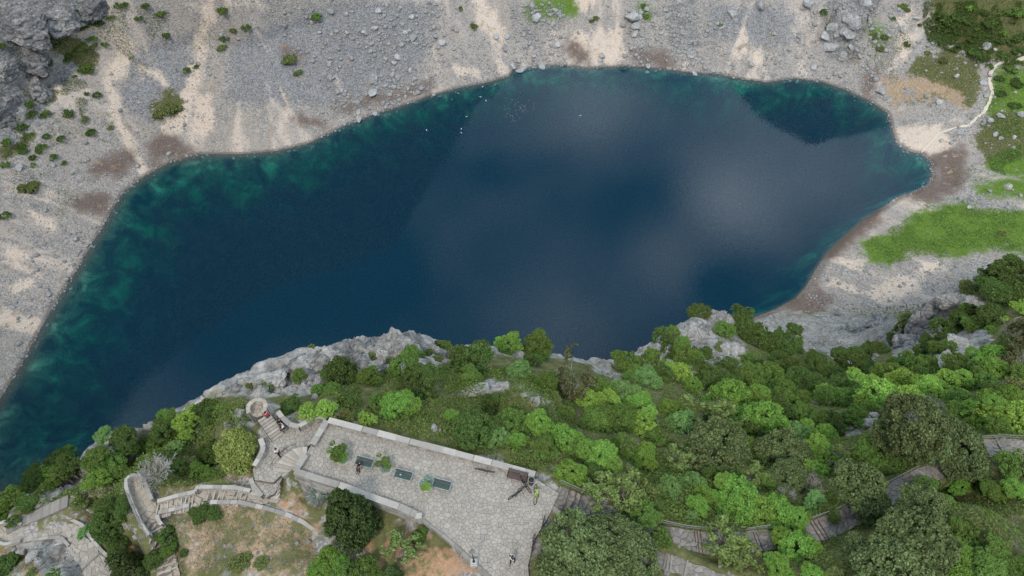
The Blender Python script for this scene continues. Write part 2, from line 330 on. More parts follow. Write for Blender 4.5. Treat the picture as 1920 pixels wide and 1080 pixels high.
class MB:
    """collects simple solids into one mesh"""
    def __init__(s): s.v = []; s.f = []
    def add(s, vs, fs):
        b = len(s.v); s.v += [tuple(v) for v in vs]; s.f += [tuple(b + i for i in f) for f in fs]
    def box(s, c, d, rz=0, tilt=None):
        x, y, z = [q / 2 for q in d]; cs, sn = math.cos(rz), math.sin(rz); vs = []
        for k in (-z, z):
            for i, j in ((-x, -y), (x, -y), (x, y), (-x, y)):
                vs.append((c[0] + i * cs - j * sn, c[1] + i * sn + j * cs, c[2] + k))
        s.add(vs, [(3, 2, 1, 0), (4, 5, 6, 7), (0, 1, 5, 4), (1, 2, 6, 5), (2, 3, 7, 6), (3, 0, 4, 7)])
    def prism(s, poly, z0, z1):
        n = len(poly); a = sum(poly[i][0] * poly[(i + 1) % n][1] - poly[(i + 1) % n][0] * poly[i][1] for i in range(n))
        if a < 0: poly = poly[::-1]
        za = z0 if hasattr(z0, '__len__') else [z0] * n; zb = z1 if hasattr(z1, '__len__') else [z1] * n
        s.add([(p[0], p[1], q) for p, q in zip(poly, za)] + [(p[0], p[1], q) for p, q in zip(poly, zb)],
              [tuple(range(n - 1, -1, -1)), tuple(range(n, 2 * n))] + [(i, (i + 1) % n, n + (i + 1) % n, n + i) for i in range(n)])
    def tube(s, pts, r, n=6, cap=True):
        pts = [Vector(p) for p in pts]; rs = r if hasattr(r, '__len__') else [r] * len(pts); b = len(s.v)
        for i, p in enumerate(pts):
            t = (pts[min(i + 1, len(pts) - 1)] - pts[max(i - 1, 0)]).normalized()
            u = t.orthogonal().normalized() if abs(t.z) > .9 else t.cross(Vector((0, 0, 1))).normalized(); w = t.cross(u)
            for k in range(n):
                a = 2 * math.pi * k / n; q = p + (u * math.cos(a) + w * math.sin(a)) * rs[i]; s.v.append(tuple(q))
        for i in range(len(pts) - 1):
            for k in range(n):
                a0 = b + i * n + k; a1 = b + i * n + (k + 1) % n; s.f.append((a0, a1, a1 + n, a0 + n))
        if cap:
            s.f.append(tuple(b + k for k in range(n - 1, -1, -1))); s.f.append(tuple(b + (len(pts) - 1) * n + k for k in range(n)))
    def torus(s, c, ax, R0, r, n=20, m=6):
        ax = Vector(ax).normalized(); u = ax.orthogonal().normalized(); w = ax.cross(u); c = Vector(c); b = len(s.v)
        for i in range(n):
            a = 2 * math.pi * i / n; d = u * math.cos(a) + w * math.sin(a)
            for k in range(m):
                e = 2 * math.pi * k / m; s.v.append(tuple(c + d * (R0 + r * math.cos(e)) + ax * r * math.sin(e)))
        for i in range(n):
            for k in range(m):
                s.f.append((b + i * m + k, b + ((i + 1) % n) * m + k, b + ((i + 1) % n) * m + (k + 1) % m, b + i * m + (k + 1) % m))
    def lathe(s, c, prof, n=12):
        b = len(s.v)
        for r, z in prof:
            for k in range(n):
                a = 2 * math.pi * k / n; s.v.append((c[0] + r * math.cos(a), c[1] + r * math.sin(a), c[2] + z))
        for i in range(len(prof) - 1):
            for k in range(n):
                a0 = b + i * n + k; a1 = b + i * n + (k + 1) % n; s.f.append((a0, a1, a1 + n, a0 + n))
        s.f.append(tuple(b + (len(prof) - 1) * n + k for k in range(n)))
    def mesh(s, name, mat, smooth=False):
        me = bpy.data.meshes.new(name); me.from_pydata(s.v, [], s.f); me.materials.append(mat)
        if smooth: me.polygons.foreach_set('use_smooth', np.ones(len(s.f), bool))
        me.update(); return me
    def build(s, name, mat, parent=None, smooth=False, loc=None):
        return link(name, s.mesh(name, mat, smooth), parent, loc)

# ------------------------------------------------------------------ materials
def mat_new(name, rough=.9, spec=.25):
    m = bpy.data.materials.new(name); m.use_nodes = True; t = m.node_tree; t.nodes.clear()
    out = t.nodes.new('ShaderNodeOutputMaterial'); b = t.nodes.new('ShaderNodeBsdfPrincipled')
    b.inputs['Roughness'].default_value = rough; b.inputs['Specular IOR Level'].default_value = spec
    t.links.new(b.outputs[0], out.inputs[0]); return m, t, b, out
class NB:
    def __init__(s, t): s.t = t
    def n(s, typ, **kw):
        q = s.t.nodes.new(typ)
        for k, v in kw.items(): setattr(q, k, v)
        return q
    def put(s, sock, v):
        if hasattr(v, 'is_output') or isinstance(v, bpy.types.NodeSocket): s.t.links.new(v, sock)
        elif isinstance(v, (tuple, list)) and len(v) == 3 and sock.type == 'RGBA': sock.default_value = (*v, 1)
        else: sock.default_value = v
    def math(s, op, a, b=0.0, clamp=False):
        q = s.n('ShaderNodeMath', operation=op, use_clamp=clamp); s.put(q.inputs[0], a); s.put(q.inputs[1], b); return q.outputs[0]
    def noise(s, vec, sc, det=4, rough=.55, dist=0):
        q = s.n('ShaderNodeTexNoise'); s.put(q.inputs['Vector'], vec); q.inputs['Scale'].default_value = sc; q.inputs['Detail'].default_value = det
        q.inputs['Roughness'].default_value = rough; q.inputs['Distortion'].default_value = dist; return q.outputs['Fac']
    def vor(s, vec, sc, feature='F1', out='Distance', rnd=1.0):
        q = s.n('ShaderNodeTexVoronoi', feature=feature); s.put(q.inputs['Vector'], vec); q.inputs['Scale'].default_value = sc
        q.inputs['Randomness'].default_value = rnd; return q.outputs[out]
    def ramp(s, f, stops):
        q = s.n('ShaderNodeValToRGB'); s.put(q.inputs[0], f); e = q.color_ramp.elements
        while len(e) < len(stops): e.new(.5)
        for i, (p, c) in enumerate(stops):
            e[i].position = p; e[i].color = (*c, 1) if hasattr(c, '__len__') else (c, c, c, 1)
        return q.outputs[0]
    def mix(s, f, a, b, mode='MIX'):
        q = s.n('ShaderNodeMix', data_type='RGBA', blend_type=mode); s.put(q.inputs[0], f); s.put(q.inputs[6], a); s.put(q.inputs[7], b); return q.outputs[2]
    def attr(s, name): return s.n('ShaderNodeAttribute', attribute_name=name).outputs['Fac']
    def pos(s): return s.n('ShaderNodeNewGeometry').outputs['Position']
    def obj(s): return s.n('ShaderNodeTexCoord').outputs['Object']
    def scale(s, vec, sc):
        q = s.n('ShaderNodeVectorMath', operation='MULTIPLY'); s.put(q.inputs[0], vec); q.inputs[1].default_value = sc; return q.outputs[0]
    def bump(s, h, strength, dist, normal=None):
        q = s.n('ShaderNodeBump'); q.inputs['Strength'].default_value = strength; q.inputs['Distance'].default_value = dist; s.put(q.inputs['Height'], h)
        if normal: s.put(q.inputs['Normal'], normal)
        return q.outputs[0]
    def objrand(s): return s.n('ShaderNodeObjectInfo').outputs['Random']
    def edge(s, a, noise, w=.35):            # a soft mask with a ragged edge
        v = s.math('ADD', a, s.math('MULTIPLY', s.math('MULTIPLY', s.math('SUBTRACT', noise, .5), 3.2), s.math('SUBTRACT', 1.25, s.math('ABSOLUTE', s.math('SUBTRACT', a, .5))))); return s.math('MULTIPLY', s.math('SUBTRACT', v, .5 - w / 2), 1 / w, True)

def terrain_material(name, near):
    m, t, b, out = mat_new(name, .95, .1); q = NB(t); p = q.pos()
    nf = q.noise(p, .9, 6, .65); nm = q.noise(p, .22, 6, .6); nl = q.noise(p, .045, 5, .55); nh = q.noise(p, 3.5, 3, .7)
    streak = q.noise(q.scale(p, (.10, .10, .45)), 1.0, 5, .6, .6)
    g = q.vor(p, 4.5 if near else 1.5, 'F1', 'Color'); gd = q.n('ShaderNodeSeparateColor'); q.put(gd.inputs[0], g)
    grain = gd.outputs[0]
    grey = q.ramp(q.math('ADD', q.math('MULTIPLY', nm, .55), q.math('MULTIPLY', grain, .4)), [(.2, (.165, .154, .145)), (.5, (.325, .30, .278)), (.8, (.51, .465, .425))])
    warm = q.ramp(nf, [(.25, (.25, .215, .19)), (.75, (.46, .40, .35))])
    fl = q.attr('flow')
    base = q.mix(q.math('MULTIPLY', q.math('SUBTRACT', q.math('ADD', q.math('MULTIPLY', nl, .6), q.math('MULTIPLY', fl, .4)), .42), 3.5, True), grey, warm)
    if not near: base = q.mix(q.math('MULTIPLY', q.math('SUBTRACT', q.math('ADD', q.math('MULTIPLY', fl, .6), q.math('MULTIPLY', nf, .4)), .54), 4, True), base, (.50, .44, .39))
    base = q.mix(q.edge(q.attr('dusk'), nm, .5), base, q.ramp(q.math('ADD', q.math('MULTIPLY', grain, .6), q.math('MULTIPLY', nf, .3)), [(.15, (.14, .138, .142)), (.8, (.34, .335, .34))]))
    tan = q.ramp(nf, [(.3, (.50, .40, .32)), (.7, (.68, .57, .48))])
    base = q.mix(q.edge(q.attr('sand'), q.math('ADD', q.math('MULTIPLY', nf, .5), q.math('MULTIPLY', fl, .5)), .6), base, tan)
    base = q.mix(q.edge(q.attr('brown'), q.math('ADD', q.math('MULTIPLY', nf, .6), q.math('MULTIPLY', nm, .4)), .8), base, q.ramp(nf, [(.3, (.10, .075, .065)), (.75, (.235, .18, .155))]))
    base = q.mix(q.edge(q.attr('soil'), nm, .5), base, q.ramp(q.math('ADD', q.math('MULTIPLY', nf, .6), q.math('MULTIPLY', nh, .4)), [(.3, (.25, .125, .07)), (.5, (.42, .25, .15)), (.7, (.55, .38, .25))]))
    base = q.mix(q.edge(q.attr('dry'), nm, .6), base, q.ramp(q.math('ADD', q.math('MULTIPLY', nf, .5), q.math('MULTIPLY', nh, .5)), [(.32, (.18, .12, .068)), (.5, (.36, .255, .16)), (.66, (.56, .45, .36))]))
    grass = q.ramp(q.math('ADD', q.math('MULTIPLY', nf, .6), q.math('MULTIPLY', nh, .4)), [(.3, (.07, .105, .022)), (.5, (.125, .175, .038)), (.7, (.25, .24, .085))]) if near else \
            q.ramp(nf, [(.35, (.07, .13, .022)), (.65, (.15, .235, .04))])
    base = q.mix(q.edge(q.attr('grass'), q.math('ADD', q.math('MULTIPLY', nf, .6), q.math('MULTIPLY', nm, .4)), .6), base, grass)
    under = q.ramp(nf, [(.35, (.055, .07, .022)), (.65, (.16, .15, .065))])
    base = q.mix(q.edge(q.attr('scrub'), q.math('ADD', q.math('MULTIPLY', nf, .5), q.math('MULTIPLY', nm, .5)), .3), base, under)
    rock = q.ramp(q.math('ADD', q.math('MULTIPLY', nf, .55), q.math('MULTIPLY', streak, .45)), [(.32, (.10, .094, .086)), (.48, (.28, .265, .245)), (.66, (.50, .475, .44))] if near else [(.3, (.07, .07, .07)), (.47, (.20, .195, .19)), (.64, (.48, .45, .42))])
    base = q.mix(q.edge(q.attr('rock'), nm, .35), base, rock)
    # everything below the water line is covered with pale silt, ochre and dark weed
    sx = q.n('ShaderNodeSeparateXYZ'); q.put(sx.inputs[0], p)
    bedc = q.ramp(q.noise(p, .08, 5, .62, .5), [(.40, (.03, .03, .022)), (.54, (.14, .13, .085)), (.70, (.46, .44, .30))])
    edgec = q.mix(q.math('MULTIPLY', q.math('ADD', sx.outputs[2], 2.2), .8, True), bedc, (.16, .10, .055))
    wet = q.math('LESS_THAN', sx.outputs[2], .35)
    wl = q.mix(q.math('MULTIPLY', q.math('SUBTRACT', .9, sx.outputs[2]), 2.0, True), base, q.mix(.6, base, (.09, .07, .055)))
    base = q.mix(q.math('LESS_THAN', sx.outputs[2], 0.0), wl, edgec)
    q.put(b.inputs['Base Color'], base)
    if near:
        crk = q.vor(q.scale(p, (1, 1, .6)), 1.1, 'DISTANCE_TO_EDGE'); crk2 = q.vor(q.scale(p, (1, 1.3, .7)), 3.2, 'DISTANCE_TO_EDGE')
        cc_ = q.math('MULTIPLY', q.math('MULTIPLY', crk, 14, True), q.math('ADD', .45, q.math('MULTIPLY', crk2, 7), True)); inv = q.math('MULTIPLY', q.math('SUBTRACT', 1.0, cc_), q.edge(q.attr('rock'), nm, .35))
        base = q.mix(q.math('MULTIPLY', inv, q.math('MULTIPLY', nm, .8)), base, (.07, .068, .06)); q.put(b.inputs['Base Color'], base)
    hh = q.math('ADD', q.math('MULTIPLY', nf, .6), q.math('MULTIPLY', q.vor(p, 1.3), .5 if not near else .2))
    hh = q.math('ADD', hh, q.math('MULTIPLY', nh, .25))
    q.put(b.inputs['Normal'], q.bump(hh, .9 if not near else .7, .9 if not near else .35))
    return m

def rock_material(name, a, bcol, c, sc=1.0, dist=.25):
    m, t, b, out = mat_new(name, .92, .15); q = NB(t); p = q.pos()
    nf = q.noise(p, 1.6 * sc, 7, .68); ns = q.noise(q.scale(p, (.5, .5, 1.6)), sc, 5, .6, .8); r = q.objrand()
    f = q.math('ADD', q.math('MULTIPLY', nf, .55), q.math('MULTIPLY', ns, .45)); f = q.math('ADD', f, q.math('MULTIPLY', q.math('SUBTRACT', r, .5), .12))
    col = q.ramp(f, [(.32, a), (.5, bcol), (.68, c)])
    q.put(b.inputs['Base Color'], col); q.put(b.inputs['Normal'], q.bump(nf, .8, dist)); return m
def plain(name, col, rough=.6, metal=0.0, spec=.4, var=.15, sc=8):
    m, t, b, out = mat_new(name, rough, spec); q = NB(t); b.inputs['Metallic'].default_value = metal
    n = q.noise(q.obj(), sc, 4, .6)
    lo = tuple(c * (1 - var) for c in col); hi = tuple(min(1, c * (1 + var)) for c in col)
    q.put(b.inputs['Base Color'], q.ramp(n, [(.3, lo), (.7, hi)])); return m
def stone_mat(name, a, c, sc=2.5, rnd=.5):
    """worked stone whose tone changes from piece to piece"""
    m, t, b, out = mat_new(name, .9, .2); q = NB(t); p = q.pos(); r = q.objrand()
    isl = q.n('ShaderNodeNewGeometry').outputs['Random Per Island']
    n = q.noise(p, sc, 6, .65); n2 = q.noise(p, .35, 3, .6)
    f = q.math('ADD', q.math('MULTIPLY', n, .45), q.math('MULTIPLY', q.math('FRACT', q.math('ADD', r, isl)), rnd * .6)); f = q.math('ADD', f, q.math('MULTIPLY', n2, .35))
    col = q.ramp(f, [(.3, a), (.62, tuple((x + y) / 2 for x, y in zip(a, c))), (.88, c)])
    lich = q.math('MULTIPLY', q.math('SUBTRACT', q.noise(p, .9, 5, .7), .62), 6, True)
    col = q.mix(q.math('MULTIPLY', lich, .45), col, (.22, .2, .17))
    q.put(b.inputs['Base Color'], col); q.put(b.inputs['Normal'], q.bump(n, .5, .06)); return m
def leaf_mat(name, lo, hi, trans=.35, dark=.5):
    m = bpy.data.materials.new(name); m.use_nodes = True; t = m.node_tree; t.nodes.clear(); q = NB(t)
    out = q.n('ShaderNodeOutputMaterial'); r = q.objrand(); isl = q.n('ShaderNodeNewGeometry').outputs['Random Per Island']
    n = q.noise(q.obj(), 2.6, 3, .65)
    f = q.math('ADD', q.math('MULTIPLY', isl, .4), q.math('MULTIPLY', r, .2)); f = q.math('ADD', f, q.math('MULTIPLY', n, .55))
    col = q.ramp(f, [(.2, tuple(x * dark for x in lo)), (.5, lo), (.85, hi)])
    hs = q.n('ShaderNodeHueSaturation'); q.put(hs.inputs['Color'], col); hs.inputs['Saturation'].default_value = .92
    q.put(hs.inputs['Hue'], q.math('ADD', .5, q.math('MULTIPLY', q.math('SUBTRACT', r, .5), .035)))
    q.put(hs.inputs['Value'], q.math('ADD', 1.42, q.math('MULTIPLY', q.math('FRACT', q.math('MULTIPLY', r, 7.3)), .3)))
    d = q.n('ShaderNodeBsdfDiffuse'); tr = q.n('ShaderNodeBsdfTranslucent'); mx = q.n('ShaderNodeMixShader'); mx.inputs[0].default_value = trans
    q.put(d.inputs['Color'], hs.outputs[0]); q.put(tr.inputs['Color'], hs.outputs[0])
    t.links.new(d.outputs[0], mx.inputs[1]); t.links.new(tr.outputs[0], mx.inputs[2]); t.links.new(mx.outputs[0], out.inputs[0]); return m

M = dict(
 far=terrain_material('basin_ground', False), near=terrain_material('rim_ground', True),
 boulder=rock_material('far_boulder', (.16, .16, .16), (.33, .325, .32), (.52, .51, .5), .5, .5),
 lime=rock_material('limestone', (.085, .08, .074), (.255, .24, .222), (.47, .445, .41), 1.4, .35),
 pave=stone_mat('paving_stone', (.25, .220, .188), (.41, .368, .318), 2.2, .45), joint=stone_mat('paving_bed', (.13, .115, .10), (.24, .21, .18), 3, .1),
 coping=stone_mat('coping_stone', (.215, .197, .175), (.40, .366, .325), 2.6, .8), wall=stone_mat('wall_stone', (.21, .195, .175), (.46, .43, .39), 3, 1.0),
 step=stone_mat('step_stone', (.27, .235, .20), (.47, .43, .37), 3, .6), pathstone=stone_mat('path_stone', (.15, .135, .12), (.29, .26, .23), 3, .6),
 beige=stone_mat('beige_stone', (.28, .235, .185), (.45, .385, .31), 3, .5), palepath=stone_mat('pale_path_stone', (.235, .205, .175), (.42, .375, .32), 2, .5), rust=plain('rusty_riser', (.085, .05, .038), .8), rail=plain('grey_rail', (.22, .21, .2), .6, .3),
 bark=plain('bark', (.13, .11, .09), .95, var=.35), twig=plain('bare_twig', (.33, .31, .29), .95, var=.25),
 teal=plain('teal_metal', (.28, .36, .36), .5, .2), slat=plain('green_slat', (.035, .06, .05), .6), iron=plain('dark_iron', (.03, .03, .032), .45, .5), rubber=plain('tyre_rubber', (.015, .015, .016), .8),
 brownslat=plain('brown_slat', (.085, .055, .045), .7), concrete=plain('concrete', (.42, .41, .39), .9), black=plain('black_cloth', (.014, .014, .017), .9), skin=plain('skin', (.42, .24, .17), .7, var=.05),
 hair=plain('dark_hair', (.03, .02, .015), .8), red=plain('red_cloth', (.38, .03, .04), .9), white=plain('white_cloth', (.7, .7, .7), .9), lime_paint=plain('lime_paint', (.35, .5, .03), .4), bin=plain('bin_metal', (.05, .05, .055), .5, .3),
 gull=plain('white_feather', (.8, .8, .78), .8), lampglass=plain('lamp_glass', (.30, .34, .36), .3), blue=plain('pale_blue_paper', (.25, .45, .75), .7), planter=plain('planter_stone', (.42, .38, .33), .9),
)
LEAF = dict(
 B=leaf_mat('leaf_bright', (.10, .185, .024), (.20, .325, .05)), G=leaf_mat('leaf_mid', (.078, .135, .024), (.155, .235, .045)), D=leaf_mat('leaf_dark', (.058, .095, .022), (.112, .17, .038)),
 Y=leaf_mat('leaf_yellow', (.14, .24, .03), (.25, .38, .06)), O=leaf_mat('leaf_olive', (.058, .078, .026), (.142, .172, .062), .2), P=leaf_mat('leaf_pale', (.10, .19, .05), (.19, .31, .09)),
 S=leaf_mat('leaf_sage', (.10, .14, .035), (.19, .235, .07)), N=leaf_mat('leaf_brown', (.065, .068, .03), (.13, .125, .055), .2), C=leaf_mat('leaf_cypress', (.036, .058, .016), (.078, .105, .032), .15),
 U=leaf_mat('leaf_scrub', (.095, .12, .035), (.19, .21, .07)), Z=leaf_mat('leaf_yellow_olive', (.16, .20, .042), (.29, .33, .085)), W=leaf_mat('dry_straw', (.20, .16, .08), (.36, .30, .17)), K=leaf_mat('leaf_blue', (.10, .15, .12), (.22, .29, .24), .1))
def water_material():
    m = bpy.data.materials.new('lake_water'); m.use_nodes = True; t = m.node_tree; t.nodes.clear(); q = NB(t)
    out = q.n('ShaderNodeOutputMaterial'); p = q.pos()
    w1 = q.noise(q.scale(p, (1, .55, 1)), .55, 4, .6, .4); w2 = q.noise(q.scale(p, (.8, 1.2, 1)), 1.7, 2, .5)
    amt = q.math('MULTIPLY', q.math('SUBTRACT', q.noise(p, .012, 3, .5), .25), 2.0, True)
    h = q.math('MULTIPLY', q.math('ADD', w1, q.math('MULTIPLY', w2, .3)), q.math('ADD', .35, amt))
    nrm = q.bump(h, .30, .05)
    tr = q.n('ShaderNodeBsdfTransparent'); q.put(tr.inputs[0], (.80, .88, .88)); df = q.n('ShaderNodeBsdfDiffuse')
    q.put(df.inputs['Color'], (.001, .0195, .0385))
    ad = q.n('ShaderNodeAddShader'); t.links.new(tr.outputs[0], ad.inputs[0]); t.links.new(df.outputs[0], ad.inputs[1])
    gl = q.n('ShaderNodeBsdfGlossy'); gl.inputs['Roughness'].default_value = .05; q.put(gl.inputs['Normal'], nrm); q.put(gl.inputs['Color'], (1, 1, 1))
    fr = q.n('ShaderNodeFresnel'); fr.inputs[0].default_value = 1.33; q.put(fr.inputs['Normal'], nrm)
    mx = q.n('ShaderNodeMixShader'); q.put(mx.inputs[0], fr.outputs[0]); t.links.new(ad.outputs[0], mx.inputs[1]); t.links.new(gl.outputs[0], mx.inputs[2])
    t.links.new(mx.outputs[0], out.inputs['Surface'])
    va = q.n('ShaderNodeVolumeAbsorption'); q.put(va.inputs['Color'], (0.0, .77, .68)); va.inputs['Density'].default_value = .20
    t.links.new(va.outputs[0], out.inputs['Volume']); return m
M['water'] = water_material()

# ------------------------------------------------------------------ ground sheets
def axis(spans):
    a = []
    for lo, hi, st in spans: a.append(np.arange(lo, hi, st))
    a.append([spans[-1][1]]); return np.unique(np.round(np.concatenate(a), 4))
def grid_mesh(name, xs, ys, zf, mat, cut=None):
    X, Y = np.meshgrid(xs, ys); Z = zf(X.ravel(), Y.ravel()).reshape(X.shape); nx, ny = len(xs), len(ys)
    i = (np.arange(ny - 1)[:, None] * nx + np.arange(nx - 1)[None, :]); keep = np.ones(i.shape, bool)
    if cut is not None:
        cxm = (xs[:-1] + xs[1:]) / 2; cym = (ys[:-1] + ys[1:]) / 2
        keep = ~((cxm[None, :] > cut[0]) & (cxm[None, :] < cut[1]) & (cym[:, None] > cut[2]) & (cym[:, None] < cut[3]))
    i = i[keep]; quads = np.stack([i, i + 1, i + nx + 1, i + nx], 1)
    me = np_mesh(name, np.stack([X.ravel(), Y.ravel(), Z.ravel()], 1), quads=quads, mat=mat, smooth=True)
    return me, X.ravel(), Y.ravel(), Z.ravel()
RECT = (-78, 215, -25, 200)
def far_zf(x, y):
    z = H(x, y); inr = (x > RECT[0] + 3) & (x < RECT[1] - 3) & (y > RECT[2] + 3) & (y < RECT[3] - 3); return z - np.where(inr, 2.0, 0)
xs = axis([(-900, -420, 16), (-420, -330, 5), (-330, 430, 1.15), (430, 520, 5), (520, 1000, 16)]); ys = axis([(-300, 60, 14), (60, 100, 4), (100, 200, 1.6), (200, 475, 1.15), (475, 560, 4), (560, 1000, 16)])
far_me, fx, fy, fz = grid_mesh('ground_far', xs, ys, far_zf, M['far'], (RECT[0] + 6, RECT[1] - 6, RECT[2] + 6, RECT[3] - 6))
xs = axis([(-80, -62, 1.2), (-62, 82, .34), (82, 217, 1.0)]); ys = axis([(-28, -4, 1.5), (-4, 72, .34), (72, 202, 1.0)])
near_me, gx, gy, gz = grid_mesh('ground_near', xs, ys, H, M['near'])
def height_at(x, y):             # quick look-up in the fine sheet (bilinear)
    x = np.asarray(x, float); y = np.asarray(y, float)
    i = np.clip(np.searchsorted(xs, x) - 1, 0, len(xs) - 2); j = np.clip(np.searchsorted(ys, y) - 1, 0, len(ys) - 2)
    u = np.clip((x - xs[i]) / (xs[i + 1] - xs[i]), 0, 1); v = np.clip((y - ys[j]) / (ys[j + 1] - ys[j]), 0, 1); Zg = gz.reshape(len(ys), len(xs))
    return (Zg[j, i] * (1 - u) + Zg[j, i + 1] * u) * (1 - v) + (Zg[j + 1, i] * (1 - u) + Zg[j + 1, i + 1] * u) * v
fxs = np.unique(fx); fys = np.unique(fy); FZ = fz.reshape(len(fys), len(fxs))
def far_at(x, y):
    x = np.asarray(x, float); y = np.asarray(y, float)
    i = np.clip(np.searchsorted(fxs, x) - 1, 0, len(fxs) - 2); j = np.clip(np.searchsorted(fys, y) - 1, 0, len(fys) - 2)
    u = np.clip((x - fxs[i]) / (fxs[i + 1] - fxs[i]), 0, 1); v = np.clip((y - fys[j]) / (fys[j + 1] - fys[j]), 0, 1)
    return (FZ[j, i] * (1 - u) + FZ[j, i + 1] * u) * (1 - v) + (FZ[j + 1, i] * (1 - u) + FZ[j + 1, i + 1] * u) * v
def ground(x, y):
    x = np.asarray(x, float); y = np.asarray(y, float)
    inn = (x > RECT[0]) & (x < RECT[1] - 2) & (y > RECT[2]) & (y < RECT[3] - 2)
    return np.where(inn, height_at(x, y), far_at(x, y))
_T = np.linspace(.035, .9, 3500) * FPX
def G(px, py):
    """where the sight line through a photo point first meets the ground"""
    dx, dy, dz = ray(px, py); t = _T; zz = CAM_Z + dz * t; h = ground(dx * t, dy * t)
    k = int(np.argmax(zz < h)); t0 = t[max(k - 1, 0)]; t1 = t[k]
    for _ in range(12):
        tm = (t0 + t1) / 2
        if CAM_Z + dz * tm < ground(dx * tm, dy * tm): t1 = tm
        else: t0 = tm
    tm = (t0 + t1) / 2; return (float(dx * tm), float(dy * tm), float(ground(dx * tm, dy * tm)), float(tm) / FPX)

# survey outlines of ground cover; capsules are (x1, y1, x2, y2, half width)
def px_mask(px, py, shapes, soft):
    m = np.zeros(px.shape)
    for s in shapes:
        if isinstance(s[0], (tuple, list)): ins = inside(s, px, py); d = seg_dist(s, px, py); v = sstep(-soft, soft, np.where(ins, d, -d))
        else: d = seg_dist([(s[0], s[1]), (s[2], s[3])], px, py, False); v = sstep(soft, -soft, d - s[4])
        m = np.maximum(m, v)
    return m
FAR_SHAPES = dict(
 sand=[(240, 80, 205, 170, 9), (205, 170, 225, 230, 10), (225, 230, 270, 325, 11), (395, -20, 375, 90, 12), (375, 90, 350, 190, 12), (350, 190, 322, 248, 12), (385, 190, 390, 240, 10), (275, 135, 315, 150, 8), (60, 125, 110, 165, 8),
   (895, -10, 925, 60, 11), (925, 60, 945, 125, 9), (860, 130, 900, 140, 12), [(1060, -20), (1130, -20), (1100, 20), (1065, 28)], [(1070, 55), (1165, 50), (1172, 95), (1150, 125), (1070, 122)],
   [(1385, 60), (1405, 60), (1400, 100), (1378, 105)], (1410, 105, 1420, 110, 8), (350, 5, 400, 30, 10), (90, 345, 160, 375, 14), (20, 480, 80, 520, 10), (10, 590, 75, 615, 16), (30, 545, 60, 520, 9), (60, 400, 100, 420, 8),
   (1560, 490, 1620, 490, 10), (1640, 545, 1710, 528, 12), (1560, 535, 1600, 535, 8), (1700, 520, 1760, 500, 8), (1700, 235, 1830, 225, 5), (1690, 250, 1760, 262, 20), (1700, 30, 1712, 20, 10), (1690, 34, 1700, 110, 6), (150, 60, 200, 25, 5), (430, 0, 500, 10, 8),
   (1780, 410, 1700, 370, 8), (40, 200, 30, 210, 4)],
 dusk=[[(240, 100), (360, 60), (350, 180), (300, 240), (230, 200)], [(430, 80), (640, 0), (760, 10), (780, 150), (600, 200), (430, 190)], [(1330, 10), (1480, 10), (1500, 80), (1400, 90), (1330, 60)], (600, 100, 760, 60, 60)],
 brown=[[(278, 268), (305, 252), (335, 255), (372, 286), (320, 303), (285, 318)], (180, 320, 240, 300, 18), (150, 380, 200, 380, 16), [(1746, 290), (1800, 270), (1815, 330), (1800, 360), (1740, 385), (1690, 370), (1750, 345)], [(1480, 570), (1530, 540), (1560, 560), (1530, 600), (1490, 600)],
   (1560, 470, 1640, 400, 16), (640, 200, 800, 165, 12), (1070, 90, 1090, 110, 14), (1570, 60, 1590, 100, 20), (1630, 170, 1640, 140, 14), (1200, 110, 1250, 115, 18), (560, 225, 600, 235, 10), (540, 98, 555, 105, 14)],
 grass=[[(1612, 452), (1650, 440), (1700, 420), (1720, 395), (1780, 378), (1840, 395), (1980, 390), (1980, 470), (1900, 480), (1860, 470), (1790, 480), (1700, 475), (1670, 500), (1625, 495)], [(1850, 290), (1980, 260), (1980, 340), (1900, 330), (1850, 315)],
   [(1830, 340), (1980, 325), (1980, 375), (1870, 370), (1830, 365)], [(1845, 215), (1870, 130), (1980, 120), (1980, 260), (1870, 260)], (1640, 60, 1650, 70, 16), (1008, 20, 1060, 10, 22), (1205, 10, 1215, 30, 10), (1755, 75, 1760, 75, 8)],
 scrub=[[(1740, -20), (1980, -40), (1980, 120), (1850, 115), (1760, 60)], [(1720, 110), (1780, 100), (1840, 110), (1830, 200), (1780, 160), (1700, 140)], (320, 190, 300, 205, 22), (40, 250, 20, 270, 25), (110, 80, 160, 110, 25), (1560, 40, 1570, 50, 14), [(1820, 260), (1860, 215), (1960, 210), (1960, 290), (1850, 300)]],
 rock=[[(-40, 0), (170, -30), (165, 40), (90, 50), (100, 110), (150, 130), (90, 175), (95, 220), (40, 260), (-40, 290)], [(1540, -20), (1640, -20), (1630, 40), (1600, 90), (1560, 80)], (1280, 20, 1290, 80, 30)],
 dry=[[(1650, 150), (1800, 130), (1830, 200), (1760, 190), (1670, 200)]], soil=[])
